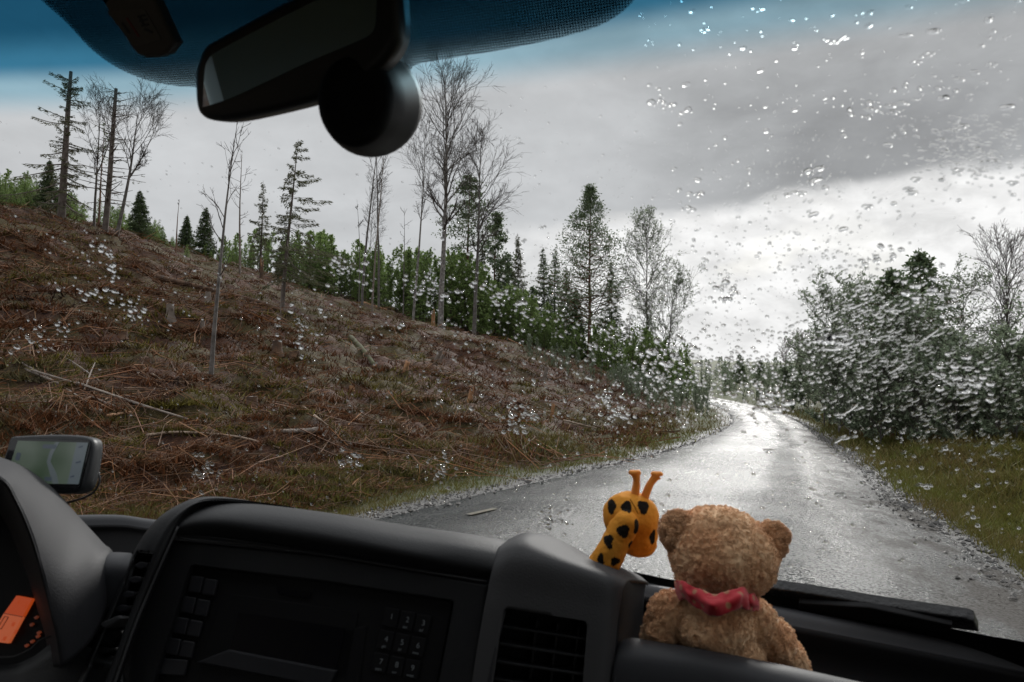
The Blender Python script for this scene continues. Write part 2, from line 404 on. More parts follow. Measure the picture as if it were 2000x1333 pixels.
for nm, arr in (('verge', verge), ('gravel', np.clip(gravel, 0, 1))):
    a = ground.data.attributes.new(nm, 'FLOAT', 'POINT'); a.data.foreach_set('value', arr.astype(np.float32))
tag(ground, 'brown cleared hillside and grassy verges either side of the wet road', kind='structure')

# road ribbon
def road_material():
    m = bpy.data.materials.new('wet_asphalt'); m.use_nodes = True; nt = m.node_tree; b = nt.nodes['Principled BSDF']
    def nd(t): return nt.nodes.new(t)
    tcx = nd('ShaderNodeTexCoord')
    def noise(s, d=4, r=.6, src=None):
        n = nd('ShaderNodeTexNoise'); nt.links.new(src or tcx.outputs['Object'], n.inputs['Vector']); n.inputs['Scale'].default_value = s
        n.inputs['Detail'].default_value = d; n.inputs['Roughness'].default_value = r; return n.outputs[0]
    def mr(v, a, b_, c=0, d=1):
        n = nd('ShaderNodeMapRange'); n.interpolation_type = 'SMOOTHSTEP'; nt.links.new(v, n.inputs[0])
        for i, x in enumerate((a, b_, c, d)): n.inputs[i + 1].default_value = x
        return n.outputs[0]
    def ma(op, a, b_):
        n = nd('ShaderNodeMath'); n.operation = op
        for i, x in enumerate((a, b_)):
            if isinstance(x, (int, float)): n.inputs[i].default_value = x
            else: nt.links.new(x, n.inputs[i])
        return n.outputs[0]
    a = nd('ShaderNodeAttribute'); a.attribute_name = 'across'; u = a.outputs['Fac']
    mpx = nd('ShaderNodeMapping'); mpx.inputs['Scale'].default_value = (1, .22, 1); nt.links.new(tcx.outputs['Object'], mpx.inputs[0])
    mpy = nd('ShaderNodeMapping'); mpy.inputs['Scale'].default_value = (1, .45, 1); nt.links.new(tcx.outputs['Object'], mpy.inputs[0])
    edge = mr(u, .72, .95)
    patch = mr(noise(1.3, 6, .7, mpy.outputs[0]), .44, .58)
    broken = ma('MULTIPLY', edge, patch)                     # crumbling right-hand side
    crack = nd('ShaderNodeTexVoronoi'); crack.feature = 'DISTANCE_TO_EDGE'; crack.inputs['Scale'].default_value = .9
    wv = nd('ShaderNodeMix'); wv.data_type = 'RGBA'; wv.inputs[0].default_value = .12
    nz = nd('ShaderNodeTexNoise'); nz.inputs['Scale'].default_value = 3; nt.links.new(tcx.outputs['Object'], nz.inputs['Vector'])
    nt.links.new(mpx.outputs[0], wv.inputs[6]); nt.links.new(nz.outputs['Color'], wv.inputs[7]); nt.links.new(wv.outputs[2], crack.inputs['Vector'])
    ck = ma('MULTIPLY', mr(crack.outputs[0], .03, .0), mr(noise(.5), .5, .6))
    rp = nd('ShaderNodeValToRGB'); nt.links.new(noise(22, 4, .85), rp.inputs[0])
    rp.color_ramp.elements[0].position = .45; rp.color_ramp.elements[0].color = (.006, .010, .011, 1)
    rp.color_ramp.elements[1].position = .7; rp.color_ramp.elements[1].color = (.065, .064, .062, 1)
    mx = nd('ShaderNodeMix'); mx.data_type = 'RGBA'; nt.links.new(broken, mx.inputs[0]); nt.links.new(rp.outputs[0], mx.inputs[6]); mx.inputs[7].default_value = (.05, .045, .04, 1)
    nt.links.new(mx.outputs[2], b.inputs['Base Color'])
    wet = mr(noise(.9, 5, .65, mpx.outputs[0]), .35, .65)
    r = ma('ADD', ma('MULTIPLY', wet, -.10), .30)
    r = ma('ADD', r, ma('MULTIPLY', broken, .22))
    tn = ma('ADD', u, ma('MULTIPLY', ma('SUBTRACT', noise(.6, 4, .6, mpx.outputs[0]), .5), .22)); track_and_left_dim = ma('MULTIPLY', mr(tn, .60, .68), mr(tn, .80, .72)); track_and_left_dim = ma('ADD', track_and_left_dim, ma('MULTIPLY', mr(tn, .34, .10), 1.1)); sp_ = mr(noise(34, 3, .7), .50, .57); sp_ = ma('MULTIPLY', sp_, ma('ADD', .45, ma('MULTIPLY', mr(noise(.35, 3, .6), .4, .6), .5)))  # worn wheel band, plus the left side's weaker reflection put in as dullness
    r = ma('ADD', r, ma('MULTIPLY', sp_, .30)); nt.links.new(r, b.inputs['Roughness']); b.inputs['Specular IOR Level'].default_value = .6; dull = ma('MINIMUM', ma('ADD', ma('ADD', ma('MULTIPLY', sp_, .62), ma('MULTIPLY', broken, .55)), ma('MULTIPLY', track_and_left_dim, .38)), .92)
    h = ma('ADD', ma('MULTIPLY', noise(70, 2, .7), 1.1), ma('MULTIPLY', noise(22, 3, .75), 2.6))
    h = ma('SUBTRACT', h, ma('MULTIPLY', ck, .8))
    h = ma('ADD', h, ma('MULTIPLY', ma('MULTIPLY', noise(7, 6, .75), edge), 9.0))
    bu = nd('ShaderNodeBump'); bu.inputs['Strength'].default_value = 1.0; bu.inputs['Distance'].default_value = .006
    nt.links.new(h, bu.inputs['Height']); nt.links.new(bu.outputs[0], b.inputs['Normal'])
    df = nd('ShaderNodeBsdfDiffuse'); nt.links.new(mx.outputs[2], df.inputs[0]); ms = nd('ShaderNodeMixShader'); nt.links.new(dull, ms.inputs[0]); nt.links.new(b.outputs[0], ms.inputs[1]); nt.links.new(df.outputs[0], ms.inputs[2]); nt.links.new(ms.outputs[0], nt.nodes['Material Output'].inputs[0])
    return m
NU = 40
us = np.linspace(0, 1, NU)
wob = vnoise(np.arange(len(RL)) * .8, np.zeros(len(RL))) * .35
RV, RU = [], []
RLs = RL[14:]; RRs = RR[14:]
RLd = np.concatenate([catmull(RLs[:120], 5), RLs[120:]]); RRd = np.concatenate([catmull(RRs[:120], 5), RRs[120:]])
for k in range(len(RLd)):
    l, r = RLd[k].copy(), RRd[k].copy()
    dv = (r - l) / np.linalg.norm(r - l)
    r += dv * (.18 + float(vnoise(np.array(r[1] * .6), np.array(2.0))) * .35 + float(vnoise(np.array(r[1] * 3), np.array(2.0))) * .12 + float(vnoise(np.array(r[1] * 11), np.array(2.0))) * .07); l -= dv * float(vnoise(np.array(l[1] * 2.5), np.array(7.0))) * .15
    for u in us:
        p = l * (1 - u) + r * u
        z = float(zr(p[1])) + .06 * (1 - (2 * u - 1) ** 2) - .03
        RV.append((p[0], p[1], z - (.025 if u in (0, 1) else .012 if u > .96 else 0))); RU.append(u)
nk = len(RLd); ii = np.arange(nk * NU).reshape(nk, NU)
RF = np.stack([ii[:-1, :-1], ii[:-1, 1:], ii[1:, 1:], ii[1:, :-1]], -1).reshape(-1, 4)
road = mk('road', np.array(RV), RF, road_material())
a = road.data.attributes.new('across', 'FLOAT', 'POINT'); a.data.foreach_set('value', np.array(RU, np.float32))
tag(road, 'wet shining narrow asphalt road bending left between hill and bushes', kind='structure')
# worn edge marking dashes
mark_m = material('worn_marking', (0.150, 0.120, 0.065), .4, var=(0.050, 0.048, 0.040), vscale=30)
for (a_, b_) in (((915, 1008), (967, 996)),):
    A, B = on_road(*a_), on_road(*b_); d_ = (B - A)[:2] / np.linalg.norm((B - A)[:2]); nrm = np.array([-d_[1], d_[0]]) * .05
    V = [[*(A[:2] + nrm), A[2]], [*(A[:2] - nrm), A[2]], [*(B[:2] - nrm), B[2]], [*(B[:2] + nrm), B[2]]]
    for v in V: v[2] = float(zr(v[1])) + .022
    tag(mk('road_marking', np.array(V), [[0, 1, 2, 3]], mark_m), 'worn pale dash painted along the near side of the road', kind='structure')

# ------------------------------------------------------------------ vegetation builders
def tubes(S, n=4):
    """S list of (p0,p1,r0,r1) -> V,F"""
    P0 = np.array([s[0] for s in S]); P1 = np.array([s[1] for s in S]); R0 = np.array([s[2] for s in S]); R1 = np.array([s[3] for s in S])
    D = P1 - P0; D /= np.linalg.norm(D, axis=1)[:, None] + 1e-9
    ref = np.where(np.abs(D[:, 2:3]) > .9, np.array([[1., 0, 0]]), np.array([[0, 0, 1.]]))
    A = np.cross(D, ref); A /= np.linalg.norm(A, axis=1)[:, None]; B = np.cross(D, A)
    an = np.arange(n) * 2 * math.pi / n
    ring = np.cos(an)[None, :, None] * A[:, None] + np.sin(an)[None, :, None] * B[:, None]
    V = np.concatenate([P0[:, None] + ring * R0[:, None, None], P1[:, None] + ring * R1[:, None, None]], 1)
    m = len(S); base = (np.arange(m) * 2 * n)[:, None, None]
    k = np.arange(n); q = np.stack([k, (k + 1) % n, n + (k + 1) % n, n + k], -1)[None]
    return V.reshape(-1, 3), (base + q).reshape(-1, 4)
def rot_about(v, axis, ang):
    c, s = math.cos(ang), math.sin(ang)
    return v * c + np.cross(axis, v) * s + axis * np.dot(axis, v) * (1 - c)
def perp(d, rnd):
    v = np.array([rnd.gauss(0, 1) for _ in range(3)]); v -= d * np.dot(v, d)
    return v / (np.linalg.norm(v) + 1e-9)
def limb(S, p, d, L_, r, rnd, nseg=4, wig=.12, up=.0, taper=.35):
    """a wiggling limb; returns its nodes"""
    nodes = [(p.copy(), d.copy(), r)]
    for i in range(nseg):
        d = d + perp(d, rnd) * wig * rnd.random() + np.array([0, 0, up]); d /= np.linalg.norm(d)
        q = p + d * L_ / nseg; r1 = r * (1 - (1 - taper) / nseg * (i + 1) / (1 - (1 - taper) * i / nseg)) if False else max(.004, nodes[0][2] * (1 - (1 - taper) * (i + 1) / nseg))
        S.append((p, q, nodes[-1][2], r1)); p = q; nodes.append((p.copy(), d.copy(), r1))
    return nodes
def at_node(nodes, f):
    x = f * (len(nodes) - 1); i = min(int(x), len(nodes) - 2); t = x - i
    a, b = nodes[i], nodes[i + 1]
    return a[0] * (1 - t) + b[0] * t, b[1], a[2] * (1 - t) + b[2] * t
def leaves(C, size, rnd_seed=0, flat=.0, n=3):
    """small random faces at points C"""
    g_ = np.random.default_rng(rnd_seed); C = np.asarray(C); m = len(C)
    a = g_.normal(size=(m, 3)); a[:, 2] *= (1 - flat); a /= np.linalg.norm(a, axis=1)[:, None]
    b = g_.normal(size=(m, 3)); b -= a * (a * b).sum(1)[:, None]; b /= np.linalg.norm(b, axis=1)[:, None]
    s = size * g_.uniform(.6, 1.4, (m, 1))
    if n == 3: V = np.stack([C - a * s * .5 - b * s * .35, C + b * s * .45, C + a * s * .6], 1)
    else: V = np.stack([C - a * s, C - b * s * .5, C + a * s, C + b * s * .5], 1)
    return V.reshape(-1, 3), np.arange(m * n).reshape(m, n)

def bare_tree(H, seed, spread=.28, start=.35, lean=0.0, n1=26, ang=38, fine=.011, r0=None, density=1.0, leafn=0, leafsize=.06, droop=0.0, fork=None):
    """returns trunk mesh, twig mesh, leaf mesh (V,F); base at origin; lean along +x"""
    rnd = random.Random(seed); T, B, leafc = [], [], []
    r0 = r0 or H * .013
    d = np.array([lean, 0, 1.0]); d /= np.linalg.norm(d)
    tr = limb(T, np.zeros(3), d, H, r0, rnd, 12, .04, .012, .12)
    forks = [tr]
    if fork:
        p, dd, r = at_node(tr, fork); dd = dd + np.array([.45, 0, 0]); dd /= np.linalg.norm(dd)
        forks.append(limb(T, p, dd, H * (1 - fork) * .85, r * .8, rnd, 8, .1, .06, .15))
    for q, tk in enumerate(forks):
        for i in range(int(n1 / len(forks))):
            f = start + (1 - start) * (i + rnd.random()) / (n1 / len(forks)); f = min(f, .98)
            if q: f = .15 + .83 * rnd.random()
            p, dd, r = at_node(tk, f)
            a_ = math.radians(ang * (1.15 - .5 * f) + rnd.uniform(-8, 8))
            bd = rot_about(dd, perp(dd, rnd), a_)
            rel = (f - start) / (1 - start)
            Lb = H * spread * (.35 + 1.1 * math.sin(math.pi * min(1, max(.08, (1 - rel) * .85 + .1)))) * rnd.uniform(.7, 1.15)
            nb = limb(T if r > r0 * .4 and Lb > H * .16 else B, p, bd, Lb, max(fine * 1.6, r * .5), rnd, 6, .30, .085 - droop, .25)
            k1 = int(10 * density)
            for j in range(k1):
                f2 = .2 + .8 * (j + rnd.random()) / k1; p2, d2, r2 = at_node(nb, min(f2, .99))
                sd_ = rot_about(d2, perp(d2, rnd), math.radians(rnd.uniform(25, 50)))
                L2 = Lb * (.5 - .25 * f2) * rnd.uniform(.6, 1.2)
                n2_ = limb(B, p2, sd_, L2, max(fine, r2 * .55), rnd, 3, .3, .06 - droop * 1.5, .5)
                for k in range(int(5 * density)):
                    f3 = .15 + .85 * rnd.random(); p3, d3, r3 = at_node(n2_, min(f3, .99))
                    td = rot_about(d3, perp(d3, rnd), math.radians(rnd.uniform(18, 45)))
                    n3_ = limb(B, p3, td, L2 * rnd.uniform(.3, .6), fine * .8, rnd, 2, .25, .05 - droop * 2, .6)
                    for _ in range(leafn):
                        q_, _, _ = at_node(n3_, rnd.random()); leafc.append(q_ + np.array([rnd.gauss(0, .06) for _ in range(3)]) * H * .12)
    tv = tubes(T, 6); bv_ = tubes(B, 3)
    lv = leaves(leafc, leafsize, seed) if leafc else None
    return tv, bv_, lv

def spruce(H, seed, ttaper=.05, width=.22, start=.1, dens=1.0, droop=.35, ragged=.25, needle=.09, tip=.04, r0=None, lean=0, gaps=0.0, bare_below=0.0, spacing=None, side=0.0):
    rnd = random.Random(seed); T, B, C = [], [], []
    r0 = r0 or H * .012 + .02
    d = np.array([lean, 0, 1.0]); d /= np.linalg.norm(d)
    tr = limb(T, np.zeros(3), d, H, r0, rnd, 10, .02, .0, ttaper)
    z = start; sp = spacing or .022
    while z < .99:
        rel = (z - start) / (1 - start)
        nb = rnd.randint(4, 6)
        a0 = rnd.random() * 6.28
        for i in range(nb):
            if rnd.random() < gaps: continue
            a_ = a0 + i * 6.28 / nb + rnd.uniform(-.3, .3)
            L_ = H * width * ((1 - rel) ** .85 + tip) * rnd.uniform(1 - ragged, 1 + ragged * .5)
            if side: L_ *= 1 + side * math.cos(a_)
            p, _, r = at_node(tr, min(.995, z + rnd.uniform(-.6, .6) * sp))
            dd = np.array([math.cos(a_), math.sin(a_), .25 - droop * (1 - rel) * rnd.uniform(.6, 1.3)]); dd /= np.linalg.norm(dd)
            nodes = limb(B, p, dd, L_, max(.006, r * .28), rnd, 4, .10, .07 * droop, .3)
            m = int(L_ / (needle * .55) * dens)
            for j in range(m):
                f = .12 + .88 * (j + rnd.random()) / max(1, m)
                if z < bare_below and rnd.random() < .75: continue
                q, qd, _ = at_node(nodes, min(f, .999))
                sidev = np.cross(qd, [0, 0, 1.0]); sidev /= np.linalg.norm(sidev) + 1e-9
                wd = L_ * .28 * (1.15 - f)
                for k in range(5):
                    s = rnd.uniform(-1, 1)
                    C.append((q + sidev * s * wd + qd * abs(s) * wd * .5 + np.array([0, 0, -abs(s) * wd * .25 - rnd.random() * needle * .9]), a_, s))
        z += sp * (1.25 - .5 * rel)
    # needle sprays: narrow slanting slivers hanging from the boughs
    g_ = np.random.default_rng(seed); P = np.array([c[0] for c in C]) if C else np.zeros((1, 3)); A_ = np.array([c[1] + c[2] * .7 for c in C]) if C else np.zeros(1)
    m = len(P); u = np.stack([np.cos(A_), np.sin(A_), -.35 + g_.normal(size=m) * .35], -1); u += g_.normal(size=(m, 3)) * .3
    u /= np.linalg.norm(u, axis=1)[:, None]; v = np.cross(u, g_.normal(size=(m, 3))); v /= np.linalg.norm(v, axis=1)[:, None]
    s = needle * g_.uniform(.6, 1.3, (m, 1))
    V = np.stack([P - u * s * .6, P + v * s * .28, P + u * s * .9], 1).reshape(-1, 3)
    return tubes(T, 6), tubes(B, 3), (V, np.arange(m * 3).reshape(m, 3))

def pine(H, seed, width=.2, start=.35, clumps=90, per=70, size=.13, r0=None, round_=.6, lean=0):
    rnd = random.Random(seed); T, B, C = [], [], []
    r0 = r0 or H * .012 + .02
    d = np.array([lean, 0, 1.0]); d /= np.linalg.norm(d)
    tr = limb(T, np.zeros(3), d, H, r0, rnd, 12, .035, .005, .1)
    g_ = np.random.default_rng(seed)
    for i in range(clumps):
        rel = (i + rnd.random()) / clumps; f = start + (1 - start) * rel
        p, dd, r = at_node(tr, min(f, .995)); a_ = rnd.random() * 6.28
        prof = (1 - rel) ** round_ * (.5 + .5 * min(1, rel * 5))
        L_ = H * width * prof * rnd.uniform(.35, 1.1) + .1
        bd = np.array([math.cos(a_), math.sin(a_), rnd.uniform(-.05, .45)]); bd /= np.linalg.norm(bd)
        nodes = limb(B, p, bd, L_, max(.01, r * .4), rnd, 5, .35, .03, .3)
        for j in range(4):
            q, qd, _ = at_node(nodes, .55 + .15 * j if j < 3 else .999)
            e = q + (perp(qd, rnd) * L_ * .18 if j < 3 else 0); B.append((q, e + 1e-3, .012, .008))
            rr = H * .02 * rnd.uniform(.7, 1.4) * (1.2 - .6 * rel)
            pts = g_.normal(size=(per // 4 + 2, 3)) * rr * np.array([1, 1, .55]) + e + np.array([0, 0, rr * .2]); C.append(pts)
    return tubes(T, 6), tubes(B, 3), leaves(np.concatenate(C), size, seed)

def merge_parts(ps):
    V, F, MI, off = [], [], [], 0
    for p, k in ps:
        f = p[1]; f = np.concatenate([f[:, [0, 1, 2]], f[:, [0, 2, 3]]]) if f.shape[1] == 4 else f
        V.append(p[0]); F.append(f + off); off += len(p[0]); MI.append(np.full(len(f), k))
    return np.concatenate(V), np.concatenate(F), np.concatenate(MI)
def place_tree(name, label, cat, base, parts, mats, rot=0.0, lean_to=None, group=None, sink=.15):
    root = empty(name, (base[0], base[1], base[2] - sink)); tag(root, label, cat, group)
    c, s = math.cos(rot), math.sin(rot); R = np.array([[c, -s, 0], [s, c, 0], [0, 0, 1]])
    tk, br_, lf = parts
    if name in ('spruce_tree', 'pine_tree'): sets = [('trunk', [(tk, 0), (br_, 1)]), ('crown', [(lf, 2)])]
    elif name == 'dead_pole': sets = [('trunk', [(tk, 0)] + ([(br_, 1)] if len(br_[1]) else []))]
    else: sets = [('trunk', [(tk, 0)]), ('crown', [(br_, 1)] + ([(lf, 2)] if lf is not None else []))]
    for nm, ps in sets:
        V, F, MI = merge_parts(ps)
        ms = [m_ or twig_m for m_ in mats]
        o = mk(nm, V @ R.T, F, ms, None, nm == 'trunk', MI); o.parent = root
    return root
def tree_at(px, py, D=None):
    """foot of a tree from its place on the hillside"""
    if D is None: p, D = on_ground(px, py)
    p = W1((px, py, D)); return np.array([p[0], p[1], hz(p[0], p[1])]), D
def top_height(base, D, px, py):
    r = ray(px, py)
    t = np.hypot(base[0], base[1]) / np.hypot(r[0], r[1]); return EYE[2] + r[2] * t - base[2]
VIEW_RIGHT = np.array(RM[:, 0])      # used only to lean a tree the way it leans in the place
rot_right = math.atan2(VIEW_RIGHT[1], VIEW_RIGHT[0])

# ------------------------------------------------------------------ named trees along the ridge
BG = (bark_grey, twig_m, leaf_olive); BB = (bark_birch, twig_m, leaf_olive); SPm = (bark_spruce, bark_spruce, needle_spruce); SPo = (bark_spruce, bark_spruce, needle_old); PN = (bark_pine, bark_pine, needle_pine)
def T(kind, foot, top, label, cat, mats, D=None, name=None, **k):
    b, D_ = tree_at(foot[0], foot[1], D)
    H = top_height(b, D_, *top) / math.cos(math.atan(k.get('lean', 0)))
    g_ = k.pop('group', None)
    if k.get('lean', 0) > 0: k['lean'] = max(.001, k['lean'] - .024)
    fn = dict(bare=bare_tree, spruce=spruce, pine=pine)[kind]
    return place_tree(name or {'bare': 'bare_tree', 'spruce': 'spruce_tree', 'pine': 'pine_tree'}[kind], label, cat, b, fn(H, int(abs(foot[0] * 7 + top[1])), **k), mats, rot=rot_right if k.get('lean') or k.get('side') else random.random() * 6, group=g_)
RG = 'trees left standing on the cleared ridge'
T('spruce', (120, 425), (137, 133), 'tall half dead spruce with thick trunk and long drooping boughs, outermost on the ridge', 'tree', SPo, D=45, lean=.02, width=.23, start=.12, dens=.75, droop=.85, ragged=.75, gaps=.55, needle=.15, spacing=.026, r0=.24, ttaper=.4, tip=.25, group=RG, side=-.25)
T('spruce', (92, 425), (98, 305), 'dark dense young spruce behind the foot of the tall half dead spruce', 'tree', SPm, D=48, width=.25, needle=.16, group=RG)
T('bare', (184, 445), (180, 205), 'forked leafless birch between the two tallest ridge trunks', 'tree', BG, D=47, start=.4, n1=22, lean=-.02, fork=.45, fine=.010, r0=.09, group=RG)
T('pine', (192, 440), (202, 235), 'slim red barked pole with hardly any branches beside the forked birch', 'tree', (bark_pine, bark_pine, needle_pine), D=50, width=.05, start=.6, clumps=10, per=6, r0=.08, lean=.03, group=RG)
T('spruce', (205, 448), (220, 170), 'tall dead spruce trunk with bare twisted twigs at its top', 'tree', SPo, D=46, lean=.045, width=.14, start=.25, dens=.12, droop=.25, ragged=.6, gaps=.35, needle=.12, spacing=.03, r0=.19, ttaper=.5, tip=.6, group=RG)
T('bare', (226, 458), (278, 225), 'leaning leafless tree with a fan of fine twigs, its trunk tilted downhill', 'tree', BG, D=46, lean=.20, start=.5, n1=26, spread=.30, fine=.010, r0=.13, fork=.5, group=RG)
T('spruce', (273, 462), (274, 366), 'small bushy dark spruce next to the leaning leafless tree', 'tree', SPm, D=52, width=.27, needle=.15, group=RG)
T('bare', (343, 503), (355, 386), 'short straight dead pole without branches on the ridge', 'tree', (bark_pine, twig_m, None), D=50, n1=2, start=.8, spread=.03, r0=.06, lean=.05, name='dead_pole', group=RG)
T('spruce', (362, 505), (366, 415), 'smaller of the twin young spruces on the skyline', 'tree', SPm, D=62, width=.25, needle=.17, group=RG)
T('spruce', (398, 508), (401, 400), 'larger of the twin young spruces on the skyline', 'tree', SPm, D=60, width=.25, needle=.17, group=RG)
T('bare', (412, 735), (440, 250), 'thin crooked leafless birch standing alone low on the open slope', 'tree', BG, lean=.055, start=.38, n1=12, spread=.14, density=.4, fine=.008, r0=.07, group=RG)
T('bare', (468, 540), (474, 290), 'straight dead pole with a few short stub branches on the ridge edge', 'tree', (wood_weather, twig_m, None), D=50, lean=.02, start=.3, n1=13, spread=.10, density=.35, fine=.009, r0=.085, ang=70, name='dead_pole', group=RG)
T('spruce', (508, 525), (508, 350), 'thin grey spruce with sparse fuzzy crown left of the ragged spruce', 'tree', SPo, D=60, width=.16, start=.15, dens=.8, gaps=.4, ragged=.6, droop=.6, needle=.15, group=RG)
T('spruce', (550, 610), (573, 265), 'ragged spruce with one sided drooping boughs standing on the slope', 'tree', SPo, lean=.05, width=.21, start=.22, dens=1.0, droop=.85, ragged=.65, gaps=.42, needle=.15, side=.5, spacing=.026, r0=.13, tip=.10, group=RG)
T('bare', (703, 520), (706, 385), 'thin dark pole at the edge of the cluster of bare trunks', 'tree', (bark_grey, twig_m, None), D=60, n1=3, start=.6, spread=.05, r0=.055, name='dead_pole', group=RG)
T('bare', (708, 560), (719, 245), 'grey bare trunk with few limbs, nearest the thin dark pole', 'tree', BG, D=58, lean=.03, start=.45, n1=12, spread=.12, density=.5, r0=.12, group=RG)
T('bare', (727, 610), (740, 260), 'smooth reddish bare pole in the middle of the trunk cluster', 'tree', (wood_weather, twig_m, None), D=54, lean=.03, start=.5, n1=10, spread=.06, density=.3, r0=.085, name='dead_pole', group=RG)
T('bare', (742, 530), (756, 250), 'dark forked bare trunk with short side branches in the trunk cluster', 'tree', BG, D=58, lean=.03, start=.45, n1=14, spread=.13, density=.5, r0=.11, fork=.7, group=RG)
T('bare', (722, 545), (724, 360), 'pale feathery leafless birch sapling behind the trunk cluster', 'tree', BG, D=66, start=.35, n1=22, spread=.2, fine=.008, r0=.05, group=RG)
T('bare', (790, 520), (791, 405), 'short broken snag with tiny side twigs on the skyline', 'tree', (bark_grey, twig_m, None), D=60, n1=12, start=.35, spread=.07, density=.4, ang=75, r0=.06, name='dead_pole', group=RG)
T('bare', (807, 625), (824, 255), 'medium leafless birch with narrow crown beside the tallest birch', 'tree', BB, D=57, lean=.04, start=.52, n1=20, spread=.15, fine=.010, r0=.12, group=RG)
T('bare', (860, 645), (884, 150), 'tallest leafless birch with a wide egg shaped crown on the ridge', 'tree', BB, D=58, lean=.035, start=.38, n1=44, spread=.20, ang=52, fine=.012, r0=.26, density=1.1, group=RG)
T('bare', (926, 642), (948, 275), 'dark trunked leafless tree with crown swept downhill', 'tree', BG, D=60, lean=.03, start=.42, n1=34, spread=.21, ang=52, fine=.012, r0=.20, group=RG)
T('bare', (548, 620), (549, 560), 'slim weathered stub stuck in the slope below the ragged spruce', 'tree', (wood_weather, twig_m, None), n1=1, start=.8, spread=.02, r0=.04, name='dead_pole', group=RG)
PG = 'pines and spruces beyond the ridge'
T('pine', (911, 600), (906, 345), 'bushy topped pine behind the dark trunked leafless tree', 'tree', PN, D=72, width=.24, start=.5, clumps=60, per=50, size=.22, group=PG)
T('pine', (968, 620), (970, 418), 'slender pine with dark crown next to the swept leafless tree', 'tree', PN, D=78, width=.19, start=.3, clumps=70, per=54, size=.25, group=PG)
T('spruce', (940, 640), (945, 470), 'narrow spruce rising from the thicket below the slender pine', 'tree', SPo, D=78, width=.14, needle=.24, dens=.9, group=PG)
T('spruce', (1012, 640), (1014, 452), 'narrow spruce halfway between the slender pine and the paired spruces', 'tree', SPo, D=80, width=.13, needle=.24, dens=.9, ragged=.4, group=PG)
T('spruce', (1063, 660), (1062, 478), 'first of two paired narrow spruces, standing nearer the birches', 'tree', SPm, D=84, width=.14, needle=.25, group=PG)
T('spruce', (1083, 665), (1081, 482), 'second of two paired narrow spruces, standing nearer the tall pine', 'tree', SPm, D=86, width=.14, needle=.25, group=PG)
T('spruce', (1108, 670), (1108, 520), 'short grey spruce against the flank of the tall pine', 'tree', SPo, D=82, width=.17, needle=.25, group=PG)
T('pine', (1040, 690), (1038, 560), 'thin ragged pine filling the gap before the paired narrow spruces', 'tree', PN, D=86, width=.2, start=.3, clumps=50, per=40, size=.24, group=PG)
T('pine', (990, 670), (992, 515), 'thin ragged pine close behind the slender dark crowned pine', 'tree', PN, D=84, width=.16, start=.45, clumps=46, per=40, size=.24, group=PG)
T('pine', (1150, 715), (1153, 362), 'tall red trunked pine with a broad dense crown near the road bend', 'tree', PN, D=72, width=.44, start=.22, clumps=210, per=44, size=.18, r0=.2, round_=1.0, group=PG)
T('spruce', (1125, 700), (1126, 560), 'dark low spruce hiding the foot of the tall pine', 'tree', SPm, D=74, width=.2, needle=.22, group=PG)
T('spruce', (1192, 715), (1196, 505), 'dark spruce on the road side of the tall pine', 'tree', SPm, D=76, width=.17, needle=.22, ragged=.45, group=PG)
T('spruce', (1228, 715), (1228, 600), 'small open spruce between the tall pine and the budding birch', 'tree', SPo, D=78, width=.2, needle=.2, dens=.6, gaps=.3, group=PG)
T('bare', (1264, 730), (1276, 443), 'budding birch with a light open crown beside the road bend', 'tree', (bark_birch, twig_m, leaf_olive), D=70, start=.25, n1=44, spread=.20, ang=45, fine=.012, r0=.15, leafn=2, leafsize=.15, group=PG)
T('bare', (1300, 740), (1318, 560), 'smaller budding tree leaning from the budding birch to the road', 'tree', (bark_grey, twig_m, leaf_olive), D=66, start=.2, n1=26, spread=.3, fine=.011, lean=.05, leafn=2, leafsize=.14, group=PG)

# ------------------------------------------------------------------ right-hand side trees
RT = 'trees and bushes beyond the right verge'
OL = (bark_grey, twig_m, leaf_olive)
def bushy(foot, top, label, D, seed, spread=.34, leafn=3, leafsize=.12, n1=30, start=.08, mats=OL, name='leafy_tree', cat='tree', droop=0.0, density=1.0, ang=50):
    b, D_ = tree_at(foot[0], foot[1], D); H = top_height(b, D_, *top)
    return place_tree(name, label, cat, b, bare_tree(H, seed, spread=spread, start=start, n1=n1, ang=ang, fine=.009, leafn=leafn, leafsize=leafsize, droop=droop, density=density), mats, rot=seed, group=RT)
T('pine', (1742, 850), (1739, 525), 'pine with layered crown above the bushes, the lower of two conifers there', 'tree', PN, D=31, width=.42, start=.4, clumps=120, per=40, size=.15, round_=.8, group=RT)
T('pine', (1812, 850), (1808, 492), 'highest conifer above the bushes, with a dense pointed top', 'tree', PN, D=34, width=.36, start=.3, clumps=140, per=38, size=.15, round_=.8, group=RT)
T('bare', (1972, 830), (1970, 492), 'leafless tree with upswept limbs rising behind the bushes', 'tree', BG, D=36, start=.35, n1=30, spread=.24, ang=34, fine=.010, r0=.13, group=RT)
bushy((1885, 845), (1893, 572), 'birch with weeping twigs and sparse leaves next to the leafless tree', 36, 12, leafn=2, droop=.10, n1=38, leafsize=.11)
bushy((1640, 835), (1652, 600), 'leafy tree at the road end of the bushes', 36, 21, spread=.36)
bushy((1690, 862), (1690, 605), 'broad leafy tree in front of the layered pine', 33, 22, spread=.36, leafn=3)
bushy((1760, 866), (1765, 640), 'round olive bush at the middle of the thicket front', 29, 23, spread=.42, name='bush', cat='bush', leafn=3)
bushy((1830, 864), (1828, 690), 'wide bush below the highest conifer', 28, 24, spread=.45, name='bush', cat='bush', leafn=3)
bushy((1905, 862), (1905, 715), 'low dark bush below the weeping birch', 26, 25, spread=.5, name='bush', cat='bush', leafn=3)
bushy((1985, 858), (1990, 690), 'dense bush at the outer end of the verge thicket', 25, 26, spread=.45, name='bush', cat='bush', leafn=3)
